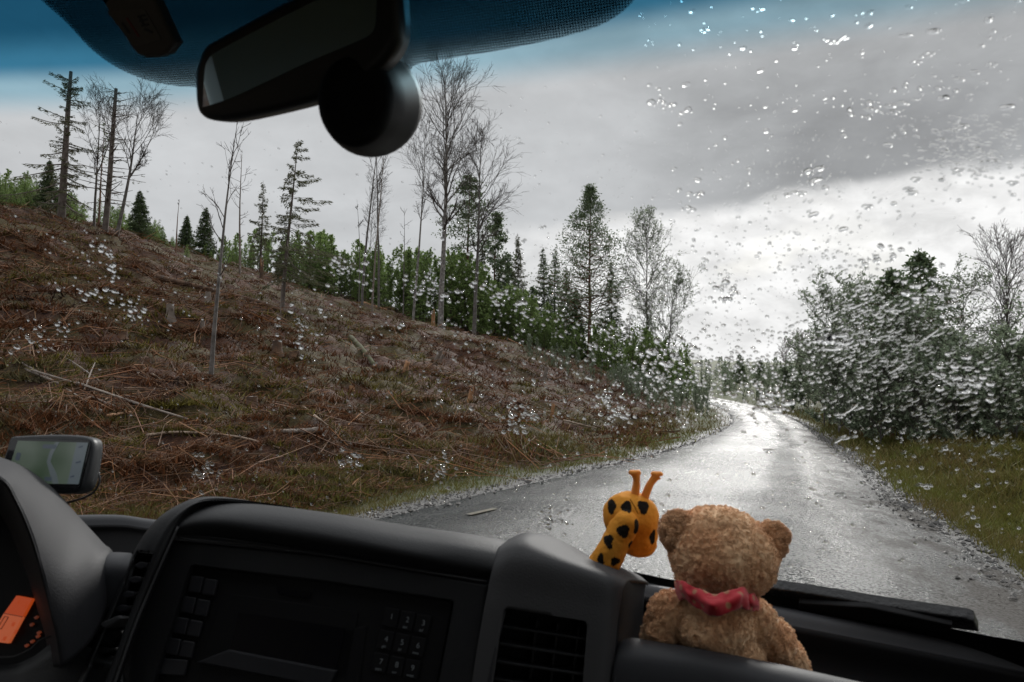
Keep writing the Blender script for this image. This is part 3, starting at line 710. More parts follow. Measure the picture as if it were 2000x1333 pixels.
bushy((2090, 865), (2100, 640), 'tall bush past the dense outer bush', 24, 27, spread=.45, name='bush', cat='bush', leafn=3)
bushy((1610, 825), (1612, 690), 'small bush where the thicket meets the road', 42, 28, spread=.42, name='bush', cat='bush')
bushy((1660, 850), (1665, 700), 'leafy sapling in front of the first leafy tree', 33, 29, spread=.45, name='bush', cat='bush', leafn=3)
bushy((1720, 868), (1722, 720), 'low bush spilling towards the grass mound', 28.5, 30, spread=.5, name='bush', cat='bush', leafn=3)
bushy((1790, 868), (1795, 735), 'low bush right behind the grass mound', 27, 31, spread=.5, name='bush', cat='bush', leafn=3)
bushy((1865, 866), (1862, 740), 'low bush between the wide bush and the dark bush', 25.5, 32, spread=.5, name='bush', cat='bush', leafn=3)
bushy((1945, 862), (1948, 745), 'low bush between the dark bush and the dense outer bush', 24, 33, spread=.5, name='bush', cat='bush', leafn=3)
bushy((1578, 805), (1580, 715), 'rounded bush on the outside of the far bend', 58, 34, spread=.45, name='bush', cat='bush', leafsize=.2)
bushy((1545, 800), (1543, 735), 'smaller bush on the outside of the far bend', 62, 35, spread=.5, name='bush', cat='bush', leafsize=.2)
T('bare', (1533, 780), (1535, 668), 'thinner of two bare reddish trees beyond the bend', 'tree', (twig_red, twig_red, None), D=85, start=.2, n1=22, spread=.2, fine=.014, r0=.08, group=RT)
T('bare', (1562, 785), (1563, 662), 'fuller of two bare reddish trees beyond the bend', 'tree', (twig_red, twig_red, None), D=82, start=.2, n1=30, spread=.24, fine=.016, r0=.10, group=RT)
T('spruce', (1443, 775), (1443, 686), 'small pointed spruce on the far skyline past the bend', 'tree', SPm, D=120, width=.25, needle=.4, group=RT)
T('spruce', (1484, 775), (1482, 698), 'shorter spruce on the far skyline past the bend', 'tree', SPm, D=125, width=.25, needle=.4, group=RT)

# ------------------------------------------------------------------ masses that nobody could count: one object each
def merged(protos, spots, name, mats3, label):
    """spots: (x,y,scale,rot,proto)"""
    for pi, (nm, mt) in enumerate(zip(('stems', 'leaves'), mats3)):
        pass
    VV, FF, MI, off = [], [], [], 0
    for (x, y, z, s, rt, k) in spots:
        c, sn = math.cos(rt), math.sin(rt); R = np.array([[c, -sn, 0], [sn, c, 0], [0, 0, 1]]) * s
        for q, part in enumerate(protos[k]):
            if part is None: continue
            V, F = part
            if F.shape[1] == 4: F = np.concatenate([F[:, [0, 1, 2]], F[:, [0, 2, 3]]])
            VV.append(V @ R.T + np.array([x, y, z])); FF.append(F + off); off += len(V); MI.append(np.full(len(F), q))
    o = mk(name, np.concatenate(VV), np.concatenate(FF), mats3, None, False, np.concatenate(MI))
    return tag(o, label, kind='stuff')
def light_tree(H, seed, **k):
    a, b, c = bare_tree(H, seed, n1=16, density=.55, **k); return (a, c) if c is not None else (a, b)
def join2(a, b):
    return (np.concatenate([a[0], b[0]]), np.concatenate([a[1], b[1] + len(a[0])]))
yb = []
for i in range(4):
    a, b, c = bare_tree(1.0 * 4, 100 + i, spread=.17, start=.10, n1=16, density=.6, ang=32, fine=.007, r0=.028, leafn=4, leafsize=.105)
    yb.append((join2(a, b), c))
for i in range(3):
    a, b, c = spruce(4.0, 200 + i, width=.26, dens=.55, needle=.19, spacing=.05); yb.append((join2(a, b), c))
spots = []
rr = random.Random(5)
topline = [(-60, 360), (0, 365), (60, 368), (105, 395), (170, 425), (240, 432), (340, 480), (380, 492), (440, 482), (520, 470), (600, 478), (650, 486), (700, 498), (800, 512), (850, 520), (900, 515), (950, 555), (1050, 610), (1150, 645), (1250, 665), (1330, 695), (1400, 712)]
botline = [(-60, 405), (0, 412), (120, 430), (230, 462), (350, 505), (460, 534), (550, 556), (700, 596), (860, 646), (1000, 676), (1150, 735), (1250, 790), (1330, 812), (1400, 800)]
ridgeD = [(-60, 43), (120, 49), (350, 55), (550, 60), (860, 64), (1000, 66), (1150, 68), (1250, 62), (1330, 60), (1400, 90)]
tx = np.array(topline).T; bx = np.array(botline).T; rx = np.array(ridgeD).T
for i in range(760):
    px = rr.uniform(-60, 1345); D = np.interp(px, *rx) + abs(rr.gauss(0, 1)) * 7 + rr.uniform(-2, 2) + 1
    p = W1((px, 700, D)); z = hz(p[0], p[1]); b = np.array([p[0], p[1], z])
    t = top_height(b, D, px, np.interp(px, *tx) + rr.uniform(-22, 30) - (14 if px < 330 else 0))
    if t < .7 or t > 11: continue
    k = rr.choice([0, 1, 2, 3, 0, 1, 2, 3, 4, 5]) if px > 420 else rr.choice([0, 1, 4, 5, 6, 4, 5])
    spots.append((p[0], p[1], z - .1, t / 4.0, rr.random() * 6, k))
merged(yb, spots, 'young_forest', [twig_m, leaf_young], 'dense young green thicket growing along the ridge top behind the bare trees')
spots = []
for i in range(330):
    px = rr.uniform(1335, 2150); D = rr.uniform(95, 210) if px < 1620 else rr.uniform(55, 140)
    p = W1((px, 700, D)); z = hz(p[0], p[1]); b = np.array([p[0], p[1], z])
    t = top_height(b, D, px, (704 if px < 1620 else 690) + rr.uniform(-6, 26))
    if t < .7 or t > 14: continue
    spots.append((p[0], p[1], z - .1, t / 4.0, rr.random() * 6, rr.choice([0, 1, 2, 3, 4, 5, 6])))
merged(yb, spots, 'far_forest', [twig_m, leaf_olive], 'far wood closing off the view where the road disappears')
# undergrowth along the road bend and in the right-hand thicket
spots = []
for i in range(420):
    if i >= 330:
        px = rr.uniform(1010, 1330); D = np.interp(px, [1000, 1150, 1250, 1330], [60, 62, 54, 50]) - abs(rr.gauss(0, 1)) * 5; top = np.interp(px, [1000, 1150, 1250, 1330], [650, 690, 735, 765]) + rr.uniform(-5, 35)
    elif i < 90: px, py = rr.uniform(1180, 1400), 0; D = rr.uniform(50, 70); top = np.interp(px, [1180, 1400], [700, 745]) + rr.uniform(0, 25)
    elif i < 250: px = rr.uniform(1600, 2150); D = np.interp(px, [1600, 1700, 2000, 2150], [44, 31, 25.5, 25]) + rr.uniform(-.5, 10); top = rr.uniform(690, 790)
    else: px = rr.uniform(1450, 1620); D = rr.uniform(66, 95); top = rr.uniform(722, 760)
    p = W1((px, 760, D)); z = hz(p[0], p[1]); b = np.array([p[0], p[1], z])
    if inside(np.array([p[0]]), np.array([p[1]]))[0] or edge_dist(np.array([p[0]]), np.array([p[1]]))[0] < 1.5: continue
    t = top_height(b, D, px, top)
    if t < .5 or t > 9: continue
    spots.append((p[0], p[1], z - .1, t / 4.0, rr.random() * 6, rr.choice([0, 1, 2, 3])))
merged(yb, spots, 'undergrowth', [twig_m, leaf_olive], 'tangled leafy undergrowth filling the gaps between the bushes')

# logging slash, heather and grass
def scatter(n, pxr, pyr, seed, side=None):
    g_ = np.random.default_rng(seed); px = g_.uniform(*pxr, n); py = g_.uniform(*pyr, n)
    r = ray(px, py); P = np.full((n, 3), np.nan); alive = np.ones(n, bool); t = np.full(n, 5.0)
    last = t.copy()
    for t_ in np.geomspace(5, 75, 90):
        q = EYE + r[alive] * t_; h = height(q[:, 0], q[:, 1]); hit = q[:, 2] < h
        ids = np.where(alive)[0][hit]
        P[ids] = np.stack([q[hit, 0], q[hit, 1], h[hit]], -1); alive[ids] = False
        if not alive.any(): break
    P = P[~np.isnan(P[:, 0])]
    k = ~inside(P[:, 0], P[:, 1]); P = P[k]
    return P, edge_dist(P[:, 0], P[:, 1])
P1_, e1 = scatter(30000, (-60, 1300), (400, 1020), 11)
P1_ = P1_[(e1 > 1.6)]
g_ = np.random.default_rng(3); n = len(P1_)
dist = np.linalg.norm(P1_ - EYE, axis=1)
ang_ = np.where(g_.random(n) < .3, g_.normal(.2, .6, n) + vnoise(P1_[:, 0] * .2, P1_[:, 1] * .2) * 6, g_.uniform(0, 6.28, n)); pit = np.abs(g_.normal(.08, .28, n)); Ls = np.minimum(g_.gamma(1.8, .24, n) + .06, 2.4) * np.clip(dist / 22, .55, 1.8)
dd = np.stack([np.cos(ang_) * np.cos(pit), np.sin(ang_) * np.cos(pit), np.sin(pit)], -1)
rd = g_.uniform(.004, .013, n) * np.clip(dist / 22, .5, 2.0)
keep = vnoise(P1_[:, 0] * .35, P1_[:, 1] * .35) + g_.uniform(-.3, .3, n) > -.06
mid = P1_ + np.array([0, 0, .09]) + dd * Ls[:, None] * .25 + g_.normal(size=(n, 3)) * .03
S = [(P1_[i] + np.array([0, 0, .06]) - dd[i] * Ls[i] * .3, mid[i], rd[i], rd[i] * .8) for i in range(n) if keep[i]] + \
    [(mid[i], mid[i] + dd[i] * Ls[i] * .45 + g_.normal(size=3) * .04, rd[i] * .8, rd[i] * .3) for i in range(n) if keep[i]]
_far = np.where(dist > 15)[0]; _near = np.where(dist <= 15)[0]
cen_ = P1_[np.concatenate([g_.choice(_far, 80), g_.choice(_near, 9)])]
for c_ in cen_:
    a0 = g_.uniform(0, 6.28); dc = np.linalg.norm(c_ - EYE)
    for _ in range(int(g_.integers(4, 16))):
        p_ = c_ + np.append(g_.normal(size=2) * .8, .12 + g_.random() * .15); p_[2] = hz(p_[0], p_[1]) + .06 + g_.random() * .22
        a_ = a0 + g_.normal() * .5; L_ = g_.uniform(.5, 3.0) * min(1, dc / 20); v_ = np.array([math.cos(a_), math.sin(a_), g_.normal() * .10]); q_ = p_ + v_ * L_ * .5; q_[2] = hz(q_[0], q_[1]) + .05 + g_.random() * .25
        e_ = q_ + (v_ + g_.normal(size=3) * .35) * L_ * .5; e_[2] = hz(e_[0], e_[1]) + .03 + g_.random() * .3; r0_ = g_.uniform(.006, .018) * np.clip(dc / 20, .45, 1.5); L_ *= 1
        S.append((p_, q_, r0_, r0_ * .75)); S.append((q_, e_, r0_ * .75, r0_ * .3))
V, F = tubes(S, 3)
tag(mk('logging_slash', V, F, slash_m, None, False), 'broken twigs and branches littering the cleared slope', kind='stuff')
P2, e2 = scatter(26000, (-60, 1320), (400, 1020), 12)
P2 = P2[(e2 > 1.8) & (vnoise(P2[:, 0] * .27, P2[:, 1] * .27) + vnoise(P2[:, 0] * 1.1, P2[:, 1] * 1.1) * .6 + rng.uniform(-.2, .2, len(P2)) > -.42)]; n = len(P2); dist = np.linalg.norm(P2 - EYE, axis=1)
def blades(P, per, h, spread, seed, wdt, lean=.5):
    g_ = np.random.default_rng(seed); n = len(P); P = np.repeat(P, per, 0); m = len(P); h = np.repeat(h, per)
    b = P + np.concatenate([g_.normal(size=(m, 2)) * spread * h[:, None] * 3, np.zeros((m, 1))], 1)
    a = g_.uniform(0, 6.28, m); sd_ = np.stack([np.cos(a), np.sin(a), np.zeros(m)], -1) * (wdt * h)[:, None]
    tip = b + np.concatenate([g_.normal(size=(m, 2)) * lean * h[:, None], (h * g_.uniform(.5, 1.2, m))[:, None]], 1)
    b[:, 2] -= .03
    return np.stack([b - sd_, b + sd_, tip], 1).reshape(-1, 3), np.arange(m * 3).reshape(m, 3)
V, F = blades(P2, 5, np.clip(.0075 * dist, .06, .22) * np.random.default_rng(4).uniform(.5, 1.3, n), .35, 5, .13, .8)
tag(mk('heather', V, F, heath_m, None, False), 'reddish brown heather and low scrub covering the slope', kind='stuff')
P3, e3 = scatter(15000, (-60, 1500), (780, 1080), 13); k = (e3 < 3.2) & (e3 > .35); P3 = P3[k]
P4, e4 = scatter(26000, (1500, 2080), (800, 1300), 14); k = (e4 > .45) & (e4 < 16) & (P4[:, 0] > 2); P4 = P4[k]
PP = np.concatenate([P3, P4]); dist = np.linalg.norm(PP - EYE, axis=1)
V, F = blades(PP, 6, np.clip(.009 * dist, .05, .30) * np.random.default_rng(6).uniform(.5, 1.2, len(PP)), .35, 7, .09, .6)
tag(mk('verge_grass', V, F, grass_m, None, False), 'short green and straw coloured grass on both road verges', kind='stuff')

# loose stones at both edges of the asphalt
ge = np.random.default_rng(31); Q = []
for E_, sg, n_ in ((RRd, 1, 5200), (RLd, -1, 1800)):
    kk = ge.integers(30, min(len(E_) - 1, 620), n_); other = (RLd if sg == 1 else RRd)[kk]; p_ = E_[kk]; dv = (p_ - other) / np.linalg.norm(p_ - other, axis=1)[:, None]
    off_ = ge.normal(.28, .28, n_); p_ = p_ + dv * off_[:, None] + ge.normal(size=(n_, 2)) * .12; Q.append(p_)
Q = np.concatenate(Q); Q = Q[(Q[:, 1] > 4) & (Q[:, 1] < 75)]; hq = np.maximum(height(Q[:, 0], Q[:, 1]), np.where(inside(Q[:, 0], Q[:, 1]), zr(Q[:, 1]) - .01, -9)); m_ = len(Q)
sz = ge.gamma(2.2, .007, m_) + .006; octa = np.array([[1, 0, 0], [0, 1, 0], [-1, 0, 0], [0, -1, 0], [0, 0, .6], [0, 0, -.6]], float)
V = octa[None] * sz[:, None, None] * ge.uniform(.7, 1.3, (m_, 6, 1)); ca_ = ge.uniform(0, 6.28, m_); V = np.stack([V[..., 0] * np.cos(ca_)[:, None] - V[..., 1] * np.sin(ca_)[:, None], V[..., 0] * np.sin(ca_)[:, None] + V[..., 1] * np.cos(ca_)[:, None], V[..., 2]], -1) + np.stack([Q[:, 0], Q[:, 1], hq + sz * .3], -1)[:, None]
of = np.array([[0, 1, 4], [1, 2, 4], [2, 3, 4], [3, 0, 4], [1, 0, 5], [2, 1, 5], [3, 2, 5], [0, 3, 5]])
tag(mk('roadside_gravel', V.reshape(-1, 3), (of[None] + (np.arange(m_) * 6)[:, None, None]).reshape(-1, 3), material('wet_stones', (.04, .038, .035), .6, .4, island=[(.09, .086, .082), (.15, .14, .13)]), None, False), 'loose wet gravel along both edges of the asphalt', kind='stuff')

# logs, sticks and stumps one can point at
def log(name, label, pts, r, mat_, cat='log', lift=.1, ends=None, group='felled wood on the slope'):
    P = []
    for p in pts:
        q, t = on_ground(*p); P.append(q + np.array([0, 0, lift]))
    P = catmull(np.array(P), 6); rnd = random.Random(len(label)); m = len(P); n_ = 10
    V, F = [], []
    for i in range(m):
        d = P[min(i + 1, m - 1)] - P[max(i - 1, 0)]; d /= np.linalg.norm(d)
        a = np.cross(d, [0, 0, 1.0]); a /= np.linalg.norm(a); b = np.cross(d, a)
        rad_ = r * (1 - .45 * i / m) * rnd.uniform(.92, 1.08)
        for k in range(n_): V.append(P[i] + (a * math.cos(k * 6.283 / n_) + b * math.sin(k * 6.283 / n_)) * rad_ * rnd.uniform(.93, 1.05))
    for i in range(m - 1):
        for k in range(n_): F.append([i * n_ + k, i * n_ + (k + 1) % n_, (i + 1) * n_ + (k + 1) % n_, (i + 1) * n_ + k])
    mi = [0] * len(F); F.append(list(range(n_))[::-1]); F.append([(m - 1) * n_ + k for k in range(n_)]); mi += [1, 1]
    o = mk(name, np.array(V), F, [mat_, ends or wood_fresh], None, True, mi); tag(o, label, cat, group)
    return o
log('fallen_log', 'long dark fallen trunk lying across the upper slope', [(305, 545), (400, 568), (518, 598), (588, 630)], .16, wood_bark)
log('fallen_log', 'bright peeled log at the foot of the trunk cluster', [(710, 583), (755, 608)], .13, wood_fresh)
log('fallen_log', 'moss covered log pointing down the middle of the slope', [(685, 664), (710, 690), (732, 720)], .16, moss_m)
log('fallen_log', 'short thick log with orange cut end near the slope foot', [(626, 849), (590, 852), (546, 853)], .07, wood_weather)
log('fallen_branch', 'long pale birch branch lying along the foot of the slope', [(287, 861), (350, 855), (465, 864), (546, 886)], .030, birch_stick, 'branch')
log('fallen_branch', 'splintered orange piece of wood above the navigation device', [(210, 822), (271, 812)], .035, wood_fresh, 'branch')
log('fallen_branch', 'longest grey branch of the felled tree top at the slope foot', [(150, 757), (260, 795), (367, 829)], .035, wood_weather, 'branch')
log('fallen_branch', 'topmost grey branch of the felled tree top', [(0, 708), (120, 760), (245, 812)], .03, wood_weather, 'branch')
log('fallen_branch', 'pale thin branch above the felled tree top', [(297, 738), (345, 770), (385, 791)], .025, birch_stick, 'branch')
log('fallen_branch', 'pale branch leaning towards the short thick log', [(591, 801), (615, 822), (640, 841)], .03, birch_stick, 'branch')
log('fallen_branch', 'bent pale branch hanging on the ridge near the broken stub', [(452, 520), (475, 517), (505, 530)], .05, birch_stick, 'branch', lift=.4)
log('fallen_branch', 'thin orange stick close under the green thicket', [(992, 657), (1026, 652)], .06, wood_fresh, 'branch', lift=.3)
log('fallen_branch', 'pale straight stick lying near the road shoulder', [(1100, 826), (1165, 842)], .04, birch_stick, 'branch')
for k, (a_, b_, lb) in enumerate([((40, 720), (170, 800), 'lowest of the crossing grey twigs in the felled tree top'), ((95, 690), (205, 765), 'grey branch crossing behind the felled tree top'), ((165, 775), (185, 720), 'upright grey twig poking out of the felled tree top'), ((60, 735), (300, 815), 'grey branch under the longest felled branch')]):
    log('fallen_branch', lb, [a_, ((a_[0] + b_[0]) / 2, (a_[1] + b_[1]) / 2 - 3), b_], .022, wood_weather, 'branch', lift=.15)
def stump(px, py, hpx, wpx, label, matb, top=wood_weather, broken=False, lean=0.0):
    p, D = on_ground(px, py); H = hpx / FPX * D; r = wpx / FPX * D / 2; rnd = random.Random(int(px)); n_ = 14
    V, F, mi = [], [], []
    root = empty('tree_stump', tuple(p)); tag(root, label, 'stump', 'stumps on the cleared slope')
    rings = [(-.3, 1.5), (0, 1.25), (.25, 1.02), (.6, .95), (1.0, .92)]
    jag = [rnd.uniform(-.35, .3) if broken else rnd.uniform(-.03, .03) for _ in range(n_)]
    for j, (h, s) in enumerate(rings):
        for k in range(n_):
            a = k * 6.283 / n_; fl = 1 + (.25 * math.cos(a * 3 + px) if j < 2 else .04 * rnd.uniform(-1, 1))
            V.append([math.cos(a) * r * s * fl + lean * h * H, math.sin(a) * r * s * fl, h * H + (jag[k] * H if j == 4 else 0)])
    for j in range(4):
        for k in range(n_): F.append([j * n_ + k, j * n_ + (k + 1) % n_, (j + 1) * n_ + (k + 1) % n_, (j + 1) * n_ + k])
    o = mk('bark', np.array(V), F, matb); o.parent = root
    T_ = [[v[0] * .995, v[1] * .995, v[2] + .004] for v in V[4 * n_:]] + [[lean * H, 0, H * (.75 if broken else 1)]]
    o = mk('cut_face', np.array(T_), [[k, (k + 1) % n_, n_] for k in range(n_)], top, None, False); o.parent = root
stump(332, 622, 28, 15, 'tall pale stump below the long dark fallen trunk', wood_weather)
stump(406, 592, 22, 12, 'small grey stump just under the long dark fallen trunk', wood_weather)
stump(395, 646, 18, 9, 'thin grey stump left of the crooked birch', wood_weather)
stump(541, 690, 24, 20, 'widest stump with flat cut top beside the crooked birch', wood_bark)
stump(492, 795, 20, 22, 'dark stump low on the slope under the widest stump', wood_bark)
stump(575, 698, 12, 22, 'rooty low stump touching the widest stump', wood_bark)
stump(850, 712, 26, 10, 'slanting pale stump in the middle of the slope', wood_weather, lean=.35)
stump(859, 710, 18, 6, 'thin slanting stub beside the slanting pale stump', wood_weather, lean=.35)
stump(1063, 742, 24, 8, 'slim pale stub near the green thicket', wood_weather, lean=.2)
stump(792, 722, 14, 10, 'small orange splintered stump halfway down the slope', wood_fresh, wood_fresh, True, .3)
stump(917, 784, 22, 10, 'orange splintered stump low on the slope', wood_fresh, wood_fresh, True, .2)
stump(1078, 814, 22, 7, 'tallest orange splinter, closest to the road bend', wood_fresh, wood_fresh, True, .1)
stump(687, 762, 8, 11, 'round orange stump freshly cut on the open slope', wood_fresh, wood_fresh)
stump(511, 528, 38, 7, 'broken orange topped stub standing on the ridge edge', wood_bark, wood_fresh, True)
stump(846, 625, 32, 8, 'broken pale stub in front of the thicket beside the tallest birch', wood_fresh, wood_fresh, True)
stump(283, 716, 16, 24, 'dark upturned root clump on the slope', wood_bark, wood_bark, True)
stump(900, 705, 10, 16, 'low grey stump under the dark trunked leafless tree', wood_bark)
stump(240, 660, 12, 18, 'low wide stump surrounded by heather', wood_bark)

exec_interior = True
# ================================================================== THE VAN
van = empty('camper_van', (-.33, -1.0, 0))
tag(van, 'dark van cab with dashboard and rainy windscreen on the wet road', 'van')
def rel(p): return EYE + np.asarray(p, float)
# --- windscreen surface: raked, gently curved
def glassY(x, z):      # x, z relative to the eye
    return .888 - .862 * z - .22 * (x + .33) ** 2 - .10 * z * z
def on_glass(px, py, off=0.0):
    r = ray(px, py); lo, hi = .15, 3.0
    for _ in range(50):
        m = (lo + hi) / 2
        if r[1] * m < glassY(r[0] * m, r[2] * m) + off: lo = m
        else: hi = m
    return EYE + r * lo
def glass_n(p):
    x, y, z = p - EYE; n = np.array([.44 * (x + .33), 1.0, .862 + .2 * z]); return n / np.linalg.norm(n)     # outward
def grid_faces(a, b):
    i = np.arange(a * b).reshape(a, b); return np.stack([i[:-1, :-1], i[:-1, 1:], i[1:, 1:], i[1:, :-1]], -1).reshape(-1, 4)
def clear_mat(name, col=(1, 1, 1)):
    m = bpy.data.materials.new(name); m.use_nodes = True; nt = m.node_tree; nt.nodes.clear()
    t = nt.nodes.new('ShaderNodeBsdfTransparent'); t.inputs[0].default_value = (*col, 1); o = nt.nodes.new('ShaderNodeOutputMaterial'); nt.links.new(t.outputs[0], o.inputs[0]); return m
clear_glass = clear_mat('clear_glass', (.96, .97, .97))
def glass_patch(name, x0, x1, z0, z1, m_, off=0.0, nx=60, nz=40, parent=None):
    xs = np.linspace(x0, x1, nx); zs = np.linspace(z0, z1, nz); Xg, Zg = np.meshgrid(xs, zs, indexing='ij')
    V = np.stack([Xg, glassY(Xg, Zg) + off, Zg], -1).reshape(-1, 3) + EYE
    return mk(name, V, grid_faces(nx, nz), m_, parent)
wind = glass_patch('windscreen', -1.32, .56, -.50, .50, clear_glass, 0, parent=van)
wind['label'] = 'clear windscreen pane wet with rain'
TOPZ = .50
# tint band
def tint_material():
    m = bpy.data.materials.new('blue_tint'); m.use_nodes = True; nt = m.node_tree; nt.nodes.clear()
    tcx = nt.nodes.new('ShaderNodeTexCoord'); sp = nt.nodes.new('ShaderNodeSeparateXYZ'); nt.links.new(tcx.outputs['Object'], sp.inputs[0])
    r = nt.nodes.new('ShaderNodeMapRange'); r.interpolation_type = 'LINEAR'; nt.links.new(sp.outputs[2], r.inputs[0]); r.inputs[1].default_value = 1.9 + .250; r.inputs[2].default_value = 1.9 + .328
    cr = nt.nodes.new('ShaderNodeValToRGB'); nt.links.new(r.outputs[0], cr.inputs[0])
    c = cr.color_ramp; c.interpolation = 'EASE'; c.elements[0].color = (1, 1, 1, 1); c.elements[1].color = (.02, .13, .235, 1)
    e = c.elements.new(.35); e.color = (.50, .76, .88, 1); e = c.elements.new(.6); e.color = (.07, .30, .48, 1); c.elements[-1].position = .95
    t = nt.nodes.new('ShaderNodeBsdfTransparent'); nt.links.new(cr.outputs[0], t.inputs[0]); o = nt.nodes.new('ShaderNodeOutputMaterial'); nt.links.new(t.outputs[0], o.inputs[0]); return m
tint = glass_patch('tint_band', -1.32, .56, .25, TOPZ, tint_material(), -.002, parent=wind)
tint['label'] = 'blue sun tint along the top of the windscreen'
# dotted black band round the mirror foot
def frit_material():
    m = bpy.data.materials.new('dotted_band'); m.use_nodes = True; nt = m.node_tree; nt.nodes.clear()
    def nd(t): return nt.nodes.new(t)
    tcx = nd('ShaderNodeTexCoord'); mp_ = nd('ShaderNodeMapping'); nt.links.new(tcx.outputs['Object'], mp_.inputs[0])
    sp = nd('ShaderNodeSeparateXYZ'); nt.links.new(mp_.outputs[0], sp.inputs[0])
    def ma(op, a, b=None):
        n = nd('ShaderNodeMath'); n.operation = op
        for i, x in enumerate((a, b)):
            if x is None: continue
            if isinstance(x, (int, float)): n.inputs[i].default_value = x
            else: nt.links.new(x, n.inputs[i])
        return n.outputs[0]
    pit = .0026
    fx = ma('ABSOLUTE', ma('SUBTRACT', ma('FRACT', ma('DIVIDE', sp.outputs[0], pit)), .5))
    fz = ma('ABSOLUTE', ma('SUBTRACT', ma('FRACT', ma('DIVIDE', sp.outputs[2], pit * .66)), .5))
    d = ma('MAXIMUM', fx, fz)
    at = nd('ShaderNodeAttribute'); at.attribute_name = 'band_fade'
    thr = ma('ADD', .41, ma('MULTIPLY', at.outputs['Fac'], .065))
    op = nd('ShaderNodeMapRange'); nt.links.new(ma('SUBTRACT', thr, d), op.inputs[0]); op.inputs[1].default_value = -.02; op.inputs[2].default_value = .02
    tr = nd('ShaderNodeBsdfTransparent'); b = nd('ShaderNodeBsdfPrincipled'); b.inputs['Base Color'].default_value = (.004, .004, .005, 1); b.inputs['Roughness'].default_value = .5; b.inputs['Specular IOR Level'].default_value = .2
    ms = nd('ShaderNodeMixShader'); nt.links.new(op.outputs[0], ms.inputs[0]); nt.links.new(tr.outputs[0], ms.inputs[1]); nt.links.new(b.outputs[0], ms.inputs[2])
    o = nd('ShaderNodeOutputMaterial'); nt.links.new(ms.outputs[0], o.inputs[0]); return m
frit_m = frit_material()
low_edge = [(-40, -160), (20, -60), (80, 0), (130, 45), (180, 98), (230, 133), (290, 158), (350, 169), (390, 172), (450, 190), (560, 185), (680, 205), (760, 240), (800, 245), (818, 225), (811, 190), (800, 158), (803, 136), (822, 124), (900, 111), (1000, 94), (1100, 72), (1180, 46), (1232, 8), (1260, -40), (1290, -100), (1320, -170)]
le = catmull(np.array(low_edge, float), 8)
bot = np.array([on_glass(*p, off=.004) for p in le])
VV = []; rows = 30
for k in range(rows):
    t = (k / (rows - 1)) ** 1.6
    for p in bot:
        x, z = p[0] - EYE[0], p[2] - EYE[2]; zt = z + (max(TOPZ, z) - z) * t
        VV.append([x, glassY(x, zt) + .004, zt])
VV = np.array(VV) + EYE
frit = mk('dotted_band', VV, grid_faces(rows, len(bot)), frit_m, wind)
edg = np.clip((VV[:, 2] - np.tile(bot[:, 2], rows)) / .007, 0, 1)
a = frit.data.attributes.new('band_fade', 'FLOAT', 'POINT'); a.data.foreach_set('value', edg.astype(np.float32))
# black lower border of the pane
le2 = catmull(np.array([(960, 1083), (1040, 1092), (1150, 1104), (1240, 1118), (1330, 1136), (1490, 1160), (1700, 1196), (1910, 1238), (2000, 1254), (2150, 1285)], float), 6)
b2 = np.array([on_glass(*p, off=.003) for p in le2]); VV = []
for k in range(8):
    for p in b2:
        x, z = p[0] - EYE[0], p[2] - EYE[2]; zt = z - .10 * k / 7; VV.append([x, glassY(x, zt) + .003, zt])
mk('black_border', np.array(VV) + EYE, grid_faces(8, len(b2)), black, wind)

# --- generic pieces
def surf(name, rows, m_, parent, n=8, thick=.004, smooth=True):
    G = np.array([[W1(p) for p in r] for r in rows]); G = catmull(G, n); G = catmull(G.transpose(1, 0, 2), n).transpose(1, 0, 2)
    a, b, _ = G.shape; F = grid_faces(a, b)
    V = G.reshape(-1, 3); f = F[len(F) // 2]; nrm = np.cross(V[f[1]] - V[f[0]], V[f[3]] - V[f[0]])
    if np.dot(nrm, EYE - V[f[0]]) < 0: F = F[:, ::-1].copy()
    o = mk(name, V, F, m_, parent, smooth)
    if thick:
        s = o.modifiers.new('s', 'SOLIDIFY'); s.thickness = thick; s.offset = -1
    return o
class Plane:
    def __init__(s, a, b, c):
        s.p = W1(a); s.u = W1(b) - s.p; s.u /= np.linalg.norm(s.u); n = np.cross(s.u, W1(c) - s.p); n /= np.linalg.norm(n)
        if np.dot(n, EYE - s.p) < 0: n = -n
        s.n = n; s.v = np.cross(s.n, s.u)
    def at(s, px, py, h=0.0):
        r = ray(px, py); t = np.dot(s.p + s.n * h - EYE, s.n) / np.dot(r, s.n); return EYE + r * t
def rounded(poly, rad_, n=5):
    P = [np.array(p, float) for p in poly]; out = []; m = len(P)
    for i in range(m):
        a, b, c = P[i - 1], P[i], P[(i + 1) % m]; da = a - b; dc = c - b
        r1 = min(rad_, np.linalg.norm(da) * .45); r2 = min(rad_, np.linalg.norm(dc) * .45)
        s = b + da / np.linalg.norm(da) * r1; e = b + dc / np.linalg.norm(dc) * r2
        for k in range(n + 1):
            t = k / n; out.append((1 - t) ** 2 * s + 2 * t * (1 - t) * b + t * t * e)
    return out
